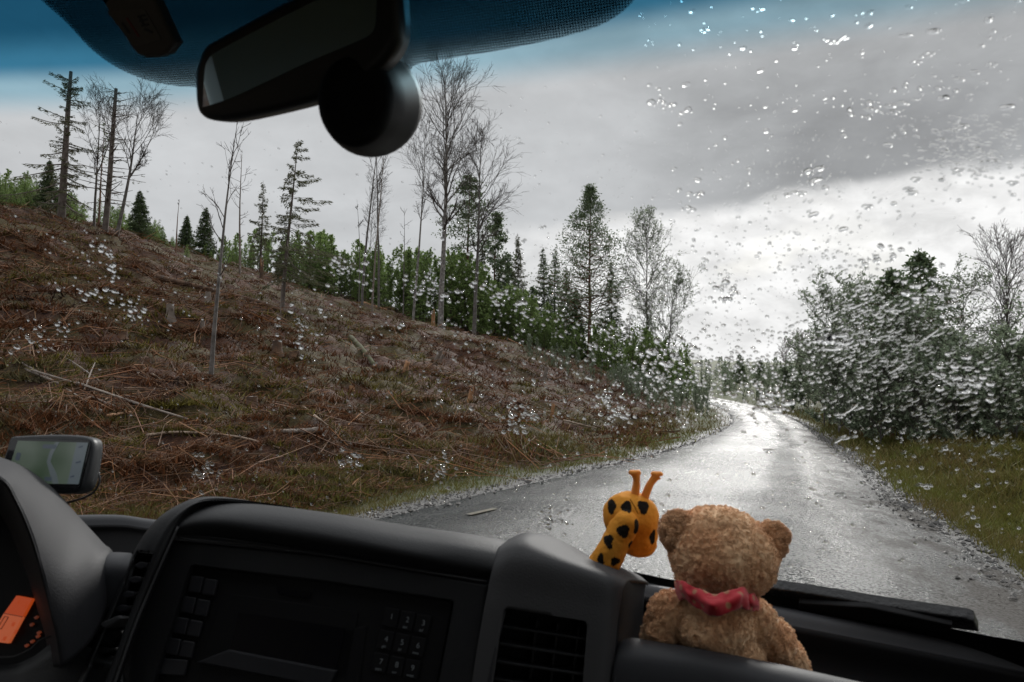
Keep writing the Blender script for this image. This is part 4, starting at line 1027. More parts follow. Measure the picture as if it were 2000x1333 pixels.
def prism(name, poly, pl, h0, h1, m_, parent, bevel=.0008, rad_=0, smooth=False, seg=2, ref=None):
    if rad_: poly = rounded(poly, rad_)
    A = [pl.at(p[0], p[1], h1 if ref is None else ref) + pl.n * (0 if ref is None else h1 - ref) for p in poly]; off = pl.n * (h1 - h0); B = [p - off for p in A]; m = len(A)
    V = A + B; F = [list(range(m)), [m + i for i in range(m)][::-1]] + [[i, m + i, m + (i + 1) % m, (i + 1) % m] for i in range(m)]
    bm = bmesh.new(); vs = [bm.verts.new(v) for v in V]
    for f in F: bm.faces.new([vs[i] for i in f])
    bmesh.ops.recalc_face_normals(bm, faces=bm.faces)
    if bevel:
        es = [e for e in bm.edges if all(v in vs[:m] for v in e.verts)]
        bmesh.ops.bevel(bm, geom=es, offset=bevel, segments=seg, affect='EDGES', profile=.5)
    me = bpy.data.meshes.new(name); bm.to_mesh(me); bm.free(); me.materials.append(m_)
    if smooth: me.polygons.foreach_set('use_smooth', np.ones(len(me.polygons), bool))
    return link(name, me, parent)
def cut(o, poly, pl, h0, h1, rad_=0):
    c = prism('cutter', poly, pl, h0, h1, black, None, bevel=0, rad_=rad_, ref=0)
    b = o.modifiers.new('b', 'BOOLEAN'); b.operation = 'DIFFERENCE'; b.solver = 'EXACT'; b.object = c
    baked(o); bpy.data.objects.remove(c)
def rod(name, pts, r, m_, parent, n=8, sub=6, taper=None, pix=True):
    P = catmull(np.array([W1(p) if pix else p for p in pts], float), sub); m = len(P); V = []; F = []
    ref = np.array([0, 0, 1.0])
    for i in range(m):
        d = P[min(i + 1, m - 1)] - P[max(i - 1, 0)]; d /= np.linalg.norm(d) + 1e-12
        a = np.cross(d, ref); a /= np.linalg.norm(a) + 1e-9; b = np.cross(d, a); rr_ = r if taper is None else np.interp(i / (m - 1), *taper)
        for k in range(n): V.append(P[i] + (a * math.cos(k * 6.2832 / n) + b * math.sin(k * 6.2832 / n)) * rr_)
    for i in range(m - 1):
        for k in range(n): F.append([i * n + k, i * n + (k + 1) % n, (i + 1) * n + (k + 1) % n, (i + 1) * n + k])
    F.append(list(range(n))[::-1]); F.append([(m - 1) * n + k for k in range(n)])
    return mk(name, np.array(V), F, m_, parent)

# --- cab shell (roof, sides, floor, rear wall) so that daylight enters only through the panes
def box(name, lo, hi, m_, parent, bev=0):
    lo = np.array(lo); hi = np.array(hi); V = [[x, y, z] for x in (lo[0], hi[0]) for y in (lo[1], hi[1]) for z in (lo[2], hi[2])]
    F = [[0, 1, 3, 2], [4, 6, 7, 5], [0, 4, 5, 1], [2, 3, 7, 6], [0, 2, 6, 4], [1, 5, 7, 3]]
    o = mk(name, np.array(V) + EYE, F, m_, parent, False)
    if bev: b = o.modifiers.new('b', 'BEVEL'); b.width = bev; b.segments = 3
    return o
body_m = material('van_paint', (.5, .5, .5), .3, coat=.5)
xl, xr = -1.36, .60
box('roof', (xl, -1.6, .50), (xr, .42, .56), headliner, van)
box('roof', (xl, .40, .505), (xr, .50, .55), headliner, van)
box('cab_floor', (xl, -1.6, -1.4), (xr, 1.0, -1.35), black, van)
box('rear_wall', (xl, -1.66, -1.35), (xr, -1.6, .5), headliner, van)
for x, nm in ((xl, 'left'), (xr, 'right')):
    x0, x1 = (x - .05, x) if nm == 'left' else (x, x + .05)
    sd = box('side_wall', (x0, -1.6, -1.4), (x1, 1.3, -.48), plastic_soft, van)
    wy = -.325 if nm == 'left' else -1.1
    box('door_frame', (x0, -1.6, -.48), (x1, wy, .5), headliner, van)
    box('door_frame', (x0, wy, .34), (x1, .5, .5), headliner, van)
    pane = mk('side_window', np.array([[x, wy, -.48], [x, 1.1, -.48], [x, .62, .34], [x, wy, .34]]) + EYE, [[0, 1, 2, 3]], clear_glass, sd)
    rod('door_pillar', [EYE + [x, 1.22, -.42], EYE + [x, .55, .36], EYE + [x, .42, .52]], .035, black, van, pix=False)
    box('firewall', (xl, 1.02, -1.35), (xr, 1.10, -.62), black, van)

# --- dashboard
dash = surf('dashboard', [[(-300, 1030, 1.75), (160, 1006, 1.55), (320, 1017, 1.47), (700, 1052, 1.32), (1100, 1106, 1.20), (1245, 1135, 1.14), (1485, 1178, 1.07), (2000, 1272, .97), (2300, 1335, .93)],
    [(-300, 1036, 1.72), (160, 1010, 1.52), (320, 1021, 1.445), (700, 1056, 1.30), (1100, 1110, 1.18), (1245, 1139, 1.115), (1485, 1184, 1.045), (2000, 1280, .945), (2300, 1345, .91)],
    [(-300, 1055, 1.70), (160, 1028, 1.505), (320, 1037, 1.43), (700, 1078, 1.28), (1100, 1136, 1.165), (1245, 1165, 1.10), (1485, 1213, 1.03), (2000, 1315, .935), (2300, 1385, .90)]], plastic_soft, van, n=8)
surf('shaded_tray_well', [[(-300, 1055, 1.70), (160, 1028, 1.505), (320, 1037, 1.43), (700, 1078, 1.28), (1100, 1136, 1.165), (1245, 1165, 1.10), (1485, 1213, 1.03), (2000, 1315, .935), (2300, 1385, .90)],  # coloured black to stand for the shade in the well below the lit rim
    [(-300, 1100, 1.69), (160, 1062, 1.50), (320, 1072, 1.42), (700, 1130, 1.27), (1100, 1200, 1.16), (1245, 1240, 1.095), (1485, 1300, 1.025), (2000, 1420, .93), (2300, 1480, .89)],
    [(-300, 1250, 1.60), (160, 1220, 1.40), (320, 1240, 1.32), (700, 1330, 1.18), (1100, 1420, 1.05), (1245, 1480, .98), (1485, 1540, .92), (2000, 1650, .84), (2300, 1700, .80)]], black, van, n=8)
# tray front roll
surf('tray_lip', [[(1205, 1330, .90), (1230, 1275, .90), (1300, 1280, .885), (1480, 1318, .86), (1700, 1370, .84), (2100, 1470, .80), (2300, 1520, .78)],
                  [(1202, 1290, .86), (1222, 1249, .86), (1300, 1257, .845), (1480, 1290, .82), (1700, 1338, .80), (2100, 1430, .76), (2300, 1480, .74)],
                  [(1200, 1300, .83), (1214, 1262, .83), (1300, 1268, .815), (1480, 1300, .79), (1700, 1350, .77), (2100, 1445, .73), (2300, 1490, .71)],
                  [(1196, 1330, .81), (1206, 1310, .81), (1300, 1318, .795), (1480, 1350, .77), (1700, 1400, .75), (2100, 1500, .71), (2300, 1540, .69)],
                  [(1190, 1420, .80), (1200, 1420, .80), (1300, 1430, .785), (1480, 1460, .76), (1700, 1510, .74), (2100, 1620, .70), (2300, 1660, .68)]], plastic_soft, van, n=8)
# centre pod: face plane
POD = Plane((345, 1060, .955), (950, 1140, .865), (240, 1333, .905))
surf('storage_lid', [[(318, 1040, 1.12), (360, 1000, 1.12), (420, 1000, 1.10), (520, 1008, 1.08), (650, 1024, 1.05), (800, 1048, 1.03), (900, 1062, 1.02), (1000, 1078, 1.01)],
                     [(322, 1030, 1.04), (362, 990, 1.035), (420, 981, 1.02), (520, 987, 1.0), (650, 1003, .975), (800, 1027, .955), (900, 1041, .94), (1000, 1058, .93)],
                     [(330, 1034, .98), (365, 1003, .975), (425, 995, .96), (520, 1001, .945), (650, 1019, .925), (800, 1046, .905), (900, 1063, .89), (1000, 1080, .88)],
                     [(336, 1042, .955), (362, 1022, .95), (425, 1020, .935), (520, 1032, .92), (650, 1052, .90), (800, 1080, .88), (900, 1098, .87), (985, 1114, .86)],
                     [(340, 1049, .955), (360, 1046, .95), (425, 1050, .94), (520, 1062, .925), (650, 1082, .905), (800, 1106, .885), (900, 1121, .873), (975, 1133, .865)]], plastic, van, n=7, thick=.004)
fascia = prism('radio_fascia', [(335, 1054), (640, 1086), (955, 1141), (915, 1400), (190, 1400)], POD, -.09, 0, plastic, van, bevel=.004, seg=4)
cut(fascia, [(373, 1102), (640, 1134), (888, 1172), (845, 1398), (278, 1398)], POD, -.012, .03, rad_=9)
rod('trim_line', [(345, 1051, .953), (500, 1066, .93), (650, 1087, .908), (800, 1112, .886), (950, 1136, .865)], .0011, plastic_grey, fascia)
rod('trim_line', [(372, 1104, .947), (340, 1165, .938), (310, 1250, .922), (284, 1345, .905)], .0014, plastic_grey, fascia)
# head unit
radio = prism('radio', [(376, 1106), (640, 1138), (884, 1175), (842, 1396), (284, 1396)], POD, -.02, -.009, black, fascia, bevel=.001, rad_=6)
rx0 = lambda r: None
for r_ in range(5):
    for c_ in range(2):
        cx = 389 - r_ * 14.8 + c_ * 27; cyy = 1141 + r_ * 40.5 + c_ * 5.5
        if r_ == 4 and c_ == 1: continue
        w_ = 12 if r_ < 4 else 26; ox = 0 if r_ < 4 else 14
        prism('button', [(cx - w_ + 5 + ox - 9, cyy - 17), (cx + w_ + 5 + ox - 9, cyy - 13), (cx + w_ - 2 + ox - 9, cyy + 18), (cx - w_ - 2 + ox - 9, cyy + 14)], POD, -.008, -.0048, button_m, radio, bevel=.0012, rad_=3, seg=3)
dsp = prism('display_surround', [(434, 1158), (700, 1196), (676, 1325), (392, 1300)], POD, -.009, -.0075, black, radio, bevel=.0004, rad_=5)
prism('display', [(466, 1196), (674, 1228), (656, 1310), (448, 1270)], POD, -.0074, -.0066, black_gloss, radio, bevel=0)
prism('display_ledge', [(446, 1269), (658, 1310), (640, 1345), (382, 1294)], POD, -.0074, -.004, button_m, radio, bevel=.002)
prism('card_slot', [(540, 1147), (608, 1158), (604, 1170), (544, 1162)], POD, -.009, -.0066, black_gloss, radio, bevel=.0005, rad_=3)
prism('side_ledge', [(672, 1232), (716, 1222), (700, 1345), (650, 1330)], POD, -.0088, -.0075, black, radio, bevel=.001)
def text_obj(s, center, u, v, size, m_, parent, name='digit'):
    cu = bpy.data.curves.new(name, 'FONT'); cu.body = s; cu.size = size; cu.align_x = 'CENTER'; cu.align_y = 'CENTER'; cu.extrude = .0001
    tmp = bpy.data.objects.new('tmp', cu); COL.objects.link(tmp); dg = bpy.context.evaluated_depsgraph_get(); dg.update()
    me = bpy.data.meshes.new_from_object(tmp.evaluated_get(dg)); bpy.data.objects.remove(tmp)
    n_ = np.cross(u, v); M = Matrix(((u[0], v[0], n_[0], center[0]), (u[1], v[1], n_[1], center[1]), (u[2], v[2], n_[2], center[2]), (0, 0, 0, 1)))
    me.transform(M); me.materials.clear(); me.materials.append(m_)
    return link(name, me, parent)
kd = ['1', '2', '3', '4', '5', '6', '7', '8', '9']; kl = ['', 'abc', 'def', 'ghi', 'jkl', 'mno', 'pqrs', 'tuv', 'wxyz']
for i in range(9):
    r_, c_ = divmod(i, 3); cx = 764 - r_ * 10.5 + c_ * 31; cyy = 1206 + r_ * 44 + c_ * 6.3
    kb = prism('keypad_key', [(cx - 11, cyy - 20), (cx + 17, cyy - 15), (cx + 9, cyy + 22), (cx - 19, cyy + 17)], POD, -.008, -.0062, black, radio, bevel=.0009, rad_=3)
    kk = POD.at(cx + 1, cyy - 1, -.0058); k2 = POD.at(cx - 4, cyy + 13, -.0058)
    uu = POD.u; vv = np.cross(POD.n, uu)
    text_obj(kd[i], kk, uu, vv, .0085, white_ink, radio)
    if kl[i]: text_obj(kl[i], k2, uu, vv, .0042, white_ink, radio, 'letters')

# left pod frame with the slim vent
outer = [(570, 994, 1.03), (490, 979, 1.03), (430, 971, 1.02), (385, 973, 1.0), (345, 988, .99), (303, 1018, .98), (266, 1070, .965), (228, 1156, .945), (190, 1245, .92), (140, 1360, .89)]
inner = [(575, 996, 1.01), (492, 985, 1.0), (432, 980, .99), (395, 984, .975), (368, 1002, .965), (347, 1030, .955), (321, 1087, .94), (288, 1162, .925), (257, 1238, .905), (215, 1360, .875)]
mid_ = [((a[0] * .45 + b[0] * .55), (a[1] * .45 + b[1] * .55), min(a[2], b[2]) - .004) for a, b in zip(outer, inner)]
back = [(a[0] + 12, a[1] + 12, a[2] + .10) for a in outer]
back2 = [(b[0] + 8, b[1] + 5, b[2] + .015) for b in inner]
def punch(o, poly):
    """open a hole where the outline lies on this thin moulding"""
    me = o.data; bm = bmesh.new(); bm.from_mesh(me); P = np.array(poly, float); kill = []
    for f in bm.faces:
        l = (np.array(f.calc_center_median()) - EYE) @ RM; x = 1000 - FPX * l[0] / l[2]; y = 666.5 + FPX * l[1] / l[2]; c = False; k = len(P) - 1
        for q in range(len(P)):
            if (P[q][1] > y) != (P[k][1] > y) and x < (P[k][0] - P[q][0]) * (y - P[q][1]) / (P[k][1] - P[q][1]) + P[q][0]: c = not c
            k = q
        if c: kill.append(f)
    bmesh.ops.delete(bm, geom=kill, context='FACES'); bm.to_mesh(me); bm.free()
frame_l = surf('pod_frame', [back, outer, mid_, inner, back2], plastic, van, n=24, thick=.003)
VP = Plane((270, 1075, .945), (300, 1080, .94), (190, 1330, .895))
punch(frame_l, [(266, 1076), (292, 1079), (300, 1082), (262, 1176), (196, 1360), (150, 1360), (196, 1245), (234, 1156)])
lv = prism('air_vent', [(258, 1078), (298, 1082), (208, 1400), (118, 1400)], VP, -.07, -.035, black, van, bevel=0)
for i, (cx, cyy) in enumerate([(276, 1104), (264, 1132), (250, 1161), (238, 1188), (222, 1238), (200, 1270), (186, 1300), (174, 1330)]):
    prism('slat', [(cx - 16, cyy + 1), (cx - 2, cyy - 7), (cx + 13, cyy - 4), (cx + 12, cyy + 4), (cx - 4, cyy + 8)], VP, -.03, -.004, button_m if i < 4 else plastic, lv, bevel=.001, rad_=3)
prism('vent_lever', [(195, 1217), (230, 1202), (239, 1208), (206, 1228), (196, 1226)], VP, -.02, .008, plastic_grey, lv, bevel=.002, rad_=3)
rod('trim_line', [(348, 1029, .951), (322, 1086, .936), (289, 1161, .921), (258, 1237, .901), (216, 1359, .871)], .0016, plastic_grey, frame_l)

# right vent surround
G1 = (985, 1052, .875)
sur = surf('vent_surround', [[(1000, 1075, 1.12), (1040, 1060, 1.12), (1095, 1066, 1.10), (1160, 1092, 1.08), (1240, 1120, 1.07), (1268, 1140, 1.06)],
                             [(985, 1060, 1.0), (1030, 1042, .985), (1090, 1053, .97), (1150, 1090, .93), (1215, 1110, .95), (1262, 1136, .98)],
                             [(975, 1066, .90), (1020, 1050, .89), (1060, 1062, .885), (1130, 1092, .875), (1195, 1118, .865), (1230, 1134, .90)],
                             [(964, 1100, .865), (1000, 1086, .855), (1060, 1094, .845), (1130, 1112, .838), (1190, 1132, .832), (1221, 1143, .85)],
                             [(951, 1160, .852), (990, 1158, .842), (1060, 1168, .832), (1130, 1180, .825), (1186, 1190, .82), (1210, 1194, .835)],
                             [(938, 1230, .842), (975, 1232, .832), (1050, 1242, .822), (1125, 1252, .815), (1180, 1260, .81), (1202, 1262, .825)],
                             [(912, 1390, .822), (950, 1400, .81), (1040, 1410, .80), (1110, 1415, .795), (1165, 1420, .79), (1192, 1420, .805)]], plastic_grey, van, n=8, thick=.004)
VR = Plane((985, 1188, .838), (1150, 1212, .822), (955, 1380, .815))
hole = [(984, 1187), (1148, 1213), (1130, 1440), (948, 1440)]
cut(sur, hole, VR, -.03, .05, rad_=12)
vr = prism('air_vent', [(978, 1182), (1154, 1208), (1136, 1445), (940, 1445)], VR, -.075, -.04, black, van, bevel=0)
for k in range(6):
    f = k; y0 = 1222 + k * 34.5
    prism('slat', [(981 - k * 5.2, y0 - 1), (1146 - k * 2.4, y0 + 25), (1145 - k * 2.4, y0 + 30), (980 - k * 5.2, y0 + 4)], VR, -.035, -.006, plastic, vr, bevel=.0006)
for k in range(3):
    x0 = 1048 + k * 41
    prism('vane', [(x0 - 1, 1212 + 6 * k), (x0 + 3, 1213 + 6 * k), (x0 - 24, 1440), (x0 - 29, 1440)], VR, -.04, -.022, plastic, vr, bevel=0)
rod('trim_line', [(986, 1190, .842), (972, 1250, .832), (958, 1320, .822), (945, 1400, .812)], .0022, button_m, sur)
# side of the surround dropping into the tray
surf('surround_side', [[(1221, 1136, .86), (1240, 1130, .96), (1262, 1140, 1.06)], [(1212, 1170, .84), (1236, 1170, .95), (1258, 1172, 1.08)], [(1203, 1260, .828), (1228, 1260, .95), (1255, 1262, 1.08)], [(1192, 1420, .81), (1220, 1420, .95), (1250, 1420, 1.08)]], plastic, van, n=6)
# cup well the giraffe stands in
surf('storage_well', [[(1042, 1058, .97), (1100, 1060, .985), (1155, 1088, .97), (1200, 1108, .96)], [(1046, 1070, .96), (1100, 1085, .96), (1155, 1105, .95), (1200, 1125, .94)]], black, van, n=6)

# instrument binnacle
hood = surf('instrument_hood', [[(-320, 960, 1.15), (-100, 880, 1.14), (0, 905, 1.13), (60, 935, 1.12), (110, 980, 1.11), (160, 1035, 1.10), (205, 1090, 1.09), (215, 1200, 1.08), (215, 1330, 1.06)],
                                [(-320, 930, 1.05), (-100, 865, 1.04), (0, 893, 1.03), (52, 916, 1.02), (104, 956, 1.015), (152, 1010, 1.01), (196, 1058, 1.0), (222, 1082, 1.0), (232, 1160, .99)],
                                [(-320, 950, .90), (-100, 890, .89), (0, 920, .885), (45, 960, .88), (88, 1020, .88), (125, 1080, .88), (155, 1130, .88), (172, 1190, .885), (180, 1250, .89)],
                                [(-320, 980, .83), (-100, 905, .825), (0, 932, .82), (35, 975, .82), (66, 1045, .822), (88, 1120, .825), (104, 1190, .83), (116, 1240, .835), (125, 1300, .84)],
                                [(-320, 990, .84), (-100, 915, .835), (-6, 942, .83), (26, 985, .83), (56, 1050, .832), (78, 1122, .84), (94, 1192, .85), (106, 1242, .86), (112, 1300, .87)],
                                [(-320, 1050, 1.0), (-100, 960, .99), (-20, 990, .985), (10, 1020, .98), (36, 1080, .98), (58, 1140, .98), (74, 1200, .98), (86, 1250, .98), (90, 1310, .98)]], hood_m, van, n=6, thick=.003)
surf('dash_bridge', [[(120, 1120, 1.06), (170, 1095, 1.06), (220, 1090, 1.05), (275, 1092, 1.05)], [(140, 1115, 1.0), (180, 1084, 1.0), (220, 1079, .99), (272, 1082, .99)], [(145, 1150, .96), (175, 1112, .955), (215, 1105, .95), (262, 1106, .95)], [(135, 1220, .95), (165, 1180, .945), (205, 1175, .94), (245, 1178, .94)], [(110, 1400, .95), (140, 1390, .94), (180, 1390, .93), (215, 1400, .93)]], plastic_soft, van, n=6)
INS = Plane((-100, 1150, .98), (100, 1170, .965), (-60, 1330, .94))
ins_p = prism('instrument_panel', [(-300, 930), (60, 940), (150, 1140), (190, 1400), (-300, 1400)], INS, -.06, -.01, black, van, bevel=0)
def emis(name, col, st, mixn=None):
    m = bpy.data.materials.new(name); m.use_nodes = True; b = m.node_tree.nodes['Principled BSDF']
    b.inputs['Base Color'].default_value = (.01, .01, .01, 1); b.inputs['Emission Color'].default_value = (*col, 1); b.inputs['Emission Strength'].default_value = st; b.inputs['Roughness'].default_value = .3
    return m
orange_lit = emis('orange_display', (.60, .075, .012), .5); orange_lo = emis('orange_display_low', (.60, .12, .04), .55); dark_seg = emis('display_segments', (.14, .02, .005), .6)
dd_ = prism('trip_display', [(32, 1164), (63, 1170), (44, 1205), (8, 1198)], INS, -.012, -.004, orange_lit, ins_p, bevel=0)
prism('trip_display', [(7, 1199), (43, 1206), (15, 1257), (-24, 1252), (-30, 1262)], INS, -.012, -.004, orange_lo, ins_p, bevel=0)
for poly in ([(9, 1204), (16, 1206), (2, 1229), (-5, 1227)],):
    P = poly
    for i in range(4):
        a_, b_ = np.array(P[i]), np.array(P[(i + 1) % 4]); d_ = (b_ - a_) / np.linalg.norm(b_ - a_); n_ = np.array([-d_[1], d_[0]]) * .8
        prism('battery_symbol', [a_ - n_, b_ - n_, b_ + n_, a_ + n_], INS, -.004, -.0034, dark_seg, dd_, bevel=0)
prism('display_line', [(7, 1197.5), (44, 1204.5), (43, 1206), (6, 1199)], INS, -.004, -.0032, dark_seg, dd_, bevel=0)
for (x_, y_) in ((32, 1172), (47, 1180), (25, 1215), (30, 1230), (8, 1243)):
    prism('display_mark', [(x_, y_), (x_ + 5, y_ + 1), (x_ + 1, y_ + 9), (x_ - 4, y_ + 8)], INS, -.004, -.0034, orange_lit, dd_, bevel=0)
for i, (x_, y_) in enumerate(((79, 1193), (69, 1206), (60, 1220), (74, 1236), (72, 1243), (61, 1253), (50, 1261))):
    prism('warning_lamp', [(x_ - 3, y_), (x_ + 2, y_ - 3), (x_ + 4, y_), (x_ - 1, y_ + 4)], INS, -.010, -.006, emis('lamp_glow', (.25, .05, .02), .25 if i < 3 else .35), ins_p, bevel=0)
rod('panel_rim', [(-60, 1283, .90), (0, 1284, .895), (30, 1282, .89), (61, 1267, .89), (80, 1250, .89), (110, 1240, .892)], .0012, plastic_grey, ins_p)
surf('column_cowl', [[(-200, 1300, .93), (0, 1300, .92), (60, 1285, .915), (120, 1250, .915), (200, 1275, .915), (240, 1290, .915)], [(-200, 1450, .88), (0, 1450, .87), (60, 1450, .87), (120, 1450, .87), (200, 1450, .87), (240, 1450, .87)]], plastic, van, n=6)

# --- mirror
MP = Plane((397, 210, .665), (760, 60, .585), (420, 60, .645))
mirror_outer = catmull(np.array([(375, 162), (378, 130), (395, 90), (425, 70), (525, 15), (620, -32), (715, -78), (752, -70), (770, -30), (776, 20), (777, 55), (772, 82), (750, 118), (700, 160), (610, 197), (475, 230), (420, 236), (390, 228), (378, 205), (375, 162)], float), 4)[:-1]
cen = np.array([590, 85.])
def shrink(P, k, c): return [c + (np.asarray(p) - c) * k for p in P]
mirror = prism('rear_view_mirror', [tuple(p) for p in mirror_outer], MP, -.020, 0, material('mirror_housing', (.014, .013, .012), .42, .4), van, bevel=.008, smooth=True, seg=5)
mglass = bpy.data.materials.new('mirror_glass'); mglass.use_nodes = True
_b = mglass.node_tree.nodes['Principled BSDF']; _b.inputs['Metallic'].default_value = 1; _b.inputs['Roughness'].default_value = .02; _b.inputs['Base Color'].default_value = (.42, .58, .68, 1)
gpoly = catmull(np.array([(396, 210), (399, 150), (405, 120), (430, 98), (540, 40), (640, -10), (715, -45), (733, -30), (735, 20), (728, 62), (690, 84), (600, 122), (520, 160), (450, 192), (396, 210)], float), 4)[:-1]
prism('mirror_glass', [tuple(p) for p in gpoly], MP, .0002, .0012, mglass, mirror, bevel=0)
rod('mirror_stalk', [(640, 60, .62), (680, 20, .64), (720, -40, .62)], .016, black, van)
# sensor housing: tapered cup between pane and mirror
def cup(name, c0, r0, D0, c1, r1, D1, m_, parent, n=40, rings=8):
    V, F = [], []
    prof = [(0, .0), (0, .5), (0, .8), (.04, .92), (.12, .97), (.5, .99), (.9, 1.0), (1, 1.0), (1.05, .9)]
    for t, s in prof:
        t_ = min(t, 1.05)
        c = (c0[0] * (1 - t_) + c1[0] * t_, c0[1] * (1 - t_) + c1[1] * t_); ra = (r0[0] * (1 - t_) + r1[0] * t_) * s; rb = (r0[1] * (1 - t_) + r1[1] * t_) * s; D = D0 * (1 - t_) + D1 * t_
        for k in range(n):
            a = k * 6.2832 / n; V.append(W1((c[0] + math.cos(a) * ra, c[1] + math.sin(a) * rb, D)))
    m = len(prof)
    for j in range(m - 1):
        for k in range(n): F.append([j * n + k, j * n + (k + 1) % n, (j + 1) * n + (k + 1) % n, (j + 1) * n + k])
    F.append([(m - 1) * n + k for k in range(n)])
    return mk(name, np.array(V), F, m_, parent)
cup('sensor_housing', (692, 196), (74, 94), .60, (726, 205), (99, 103), .66, black, van)

# --- toll tag stuck under the dotted band
TG = Plane((197, 0, .72), (301, 0, .70), (285, 110, .73))
tag_o = prism('toll_tag', [(180, -60), (285, -60), (301, 0), (341, 84), (325, 106), (307, 113), (285, 114), (267, 106), (257, 95), (197, 0)], TG, -.012, 0, material('tag_brown', (.055, .045, .036), .55), None, bevel=.003, seg=3)
tag(tag_o, 'dark brown toll tag stuck to the dotted top band of the windscreen', 'toll tag')
sticker = prism('sticker', [(208, 22), (282, 18), (316, 78), (262, 92)], TG, .0001, .0006, material('tag_sticker', (.085, .072, .058), .6), tag_o, bevel=0, rad_=6)
red_ink = material('red_ink', (.16, .015, .012), .6); blk_ink = material('black_ink', (.004, .004, .004), .6)
def strip(a_, b_, w_, m_, nm):
    a_, b_ = np.array(a_, float), np.array(b_, float); d_ = (b_ - a_) / np.linalg.norm(b_ - a_); n_ = np.array([-d_[1], d_[0]]) * w_
    prism(nm, [a_ - n_, b_ - n_, b_ + n_, a_ + n_], TG, .0007, .0011, m_, sticker, bevel=0)
strip((247, 36), (271, 72), 1.6, red_ink, 'red_print')
for (a_, b_) in (((268, 33), (284, 30)), ((272, 42), (288, 38)), ((276, 51), (290, 48)), ((282, 57), (298, 64)), ((272, 33), (281, 50)), ((238, 45), (252, 66))):
    strip(a_, b_, 2.0, blk_ink, 'black_print')

# --- wiper resting at the foot of the pane
def glass_plane(px, py):
    p = on_glass(px, py, .012); n = -glass_n(p); pl = Plane.__new__(Plane); pl.p = p; pl.n = n; return pl
wp = glass_plane(1650, 1180)
wet_black = material('wet_rubber', (.006, .006, .007), .38, .35, bump=.8, bscale=160)
wiper = empty('wiper', tuple(wp.at(1650, 1190))); wiper.parent = van; wiper.matrix_parent_inverse = Matrix.Translation(-van.location)
def wprism(name, poly, h0, h1, m_, **k):
    o = prism(name, poly, wp, h0, h1, m_, None, **k); o.parent = wiper; o.matrix_parent_inverse = Matrix.Translation(-wiper.location); return o
wprism('wiper_blade', [(1478, 1154), (1500, 1149), (1560, 1157), (1640, 1170), (1720, 1184), (1890, 1209), (1903, 1214), (1912, 1236), (1800, 1222), (1640, 1200), (1478, 1176)], -.012, .004, wet_black, bevel=.003, seg=3)
wprism('wiper_arm', [(1560, 1178), (1700, 1188), (1860, 1222), (1856, 1238), (1700, 1215), (1560, 1196)], .004, .012, black, bevel=.002)
wprism('highlight_strip', [(1714, 1194), (1748, 1199), (1780, 1206), (1778, 1209), (1746, 1204), (1714, 1198)], .0042, .0062, material('highlight_metal', (.5, .5, .48), .25, metal=.6), bevel=.0005)  # painted highlight: pale strip laid on the blade where the wet wiper glints

# --- navigation device
nav = empty('navigation_device', tuple(W1((110, 960, 1.08)))); tag(nav, 'small navigation screen showing a green map behind the instrument hood', 'navigation device')
NP = Plane((30, 860, 1.10), (180, 864, 1.06), (20, 950, 1.08))
def nprism(*a, **k):
    o = prism(a[0], a[1], NP, a[2], a[3], a[4], None, **k); o.parent = nav; o.matrix_parent_inverse = Matrix.Translation(-nav.location); return o
case = nprism('casing', [tuple(p) for p in catmull(np.array([(28, 852), (98, 849), (145, 850), (172, 854), (181, 866), (179, 895), (171, 935), (162, 954), (148, 962), (120, 964), (20, 962), (-14, 958), (-10, 930), (8, 890), (18, 858), (28, 852)], float), 4)[:-1]], -.018, 0, material('nav_casing', (.03, .032, .035), .45), bevel=.004, smooth=True, seg=4)
nprism('bezel', rounded([(25, 855), (172, 860), (177, 868), (155, 956), (-12, 955)], 9), .0002, .0014, black_gloss, bevel=.0004)
scr_m = bpy.data.materials.new('map_screen'); scr_m.use_nodes = True; nt = scr_m.node_tree; b = nt.nodes['Principled BSDF']
_t = nt.nodes.new('ShaderNodeTexCoord'); _n = nt.nodes.new('ShaderNodeTexNoise'); nt.links.new(_t.outputs['Object'], _n.inputs[0]); _n.inputs['Scale'].default_value = 14; _n.inputs['Detail'].default_value = 1
_r = nt.nodes.new('ShaderNodeValToRGB'); nt.links.new(_n.outputs[0], _r.inputs[0]); _r.color_ramp.elements[0].position = .35; _r.color_ramp.elements[1].position = .6
_r.color_ramp.elements[0].color = (.022, .040, .020, 1); _r.color_ramp.elements[1].color = (.062, .082, .062, 1)
nt.links.new(_r.outputs[0], b.inputs['Emission Color']); b.inputs['Emission Strength'].default_value = .75; b.inputs['Base Color'].default_value = (.02, .02, .02, 1); b.inputs['Roughness'].default_value = .3
scr = nprism('screen', [(35, 861), (172, 865), (153, 946), (8, 944)], .0016, .0022, scr_m, bevel=0)
sb_m = emis('screen_bar', (.07, .085, .095), .8); sr_m = emis('screen_road', (.066, .08, .085), .8); si_m = emis('screen_icon', (.035, .045, .06), .8)
def spr(nm, poly, m_, h=.0024):
    o = prism(nm, poly, NP, h, h + .0004, m_, scr, bevel=0); return o
spr('side_bar', [(150, 864.5), (172, 865), (153, 946), (131, 945.6)], sb_m)
spr('map_route', [(108, 864), (116, 864), (104, 885), (98, 902), (110, 925), (114, 945), (103, 945), (97, 925), (91, 902), (97, 883)], sr_m)
spr('map_pill', rounded([(84, 868), (112, 869), (109, 877), (82, 876)], 4), si_m)
spr('map_pill', rounded([(33, 884), (41, 885), (37, 900), (29, 899)], 3), si_m)
spr('map_pill', rounded([(86, 932), (102, 932), (101, 940), (88, 940)], 3), si_m)
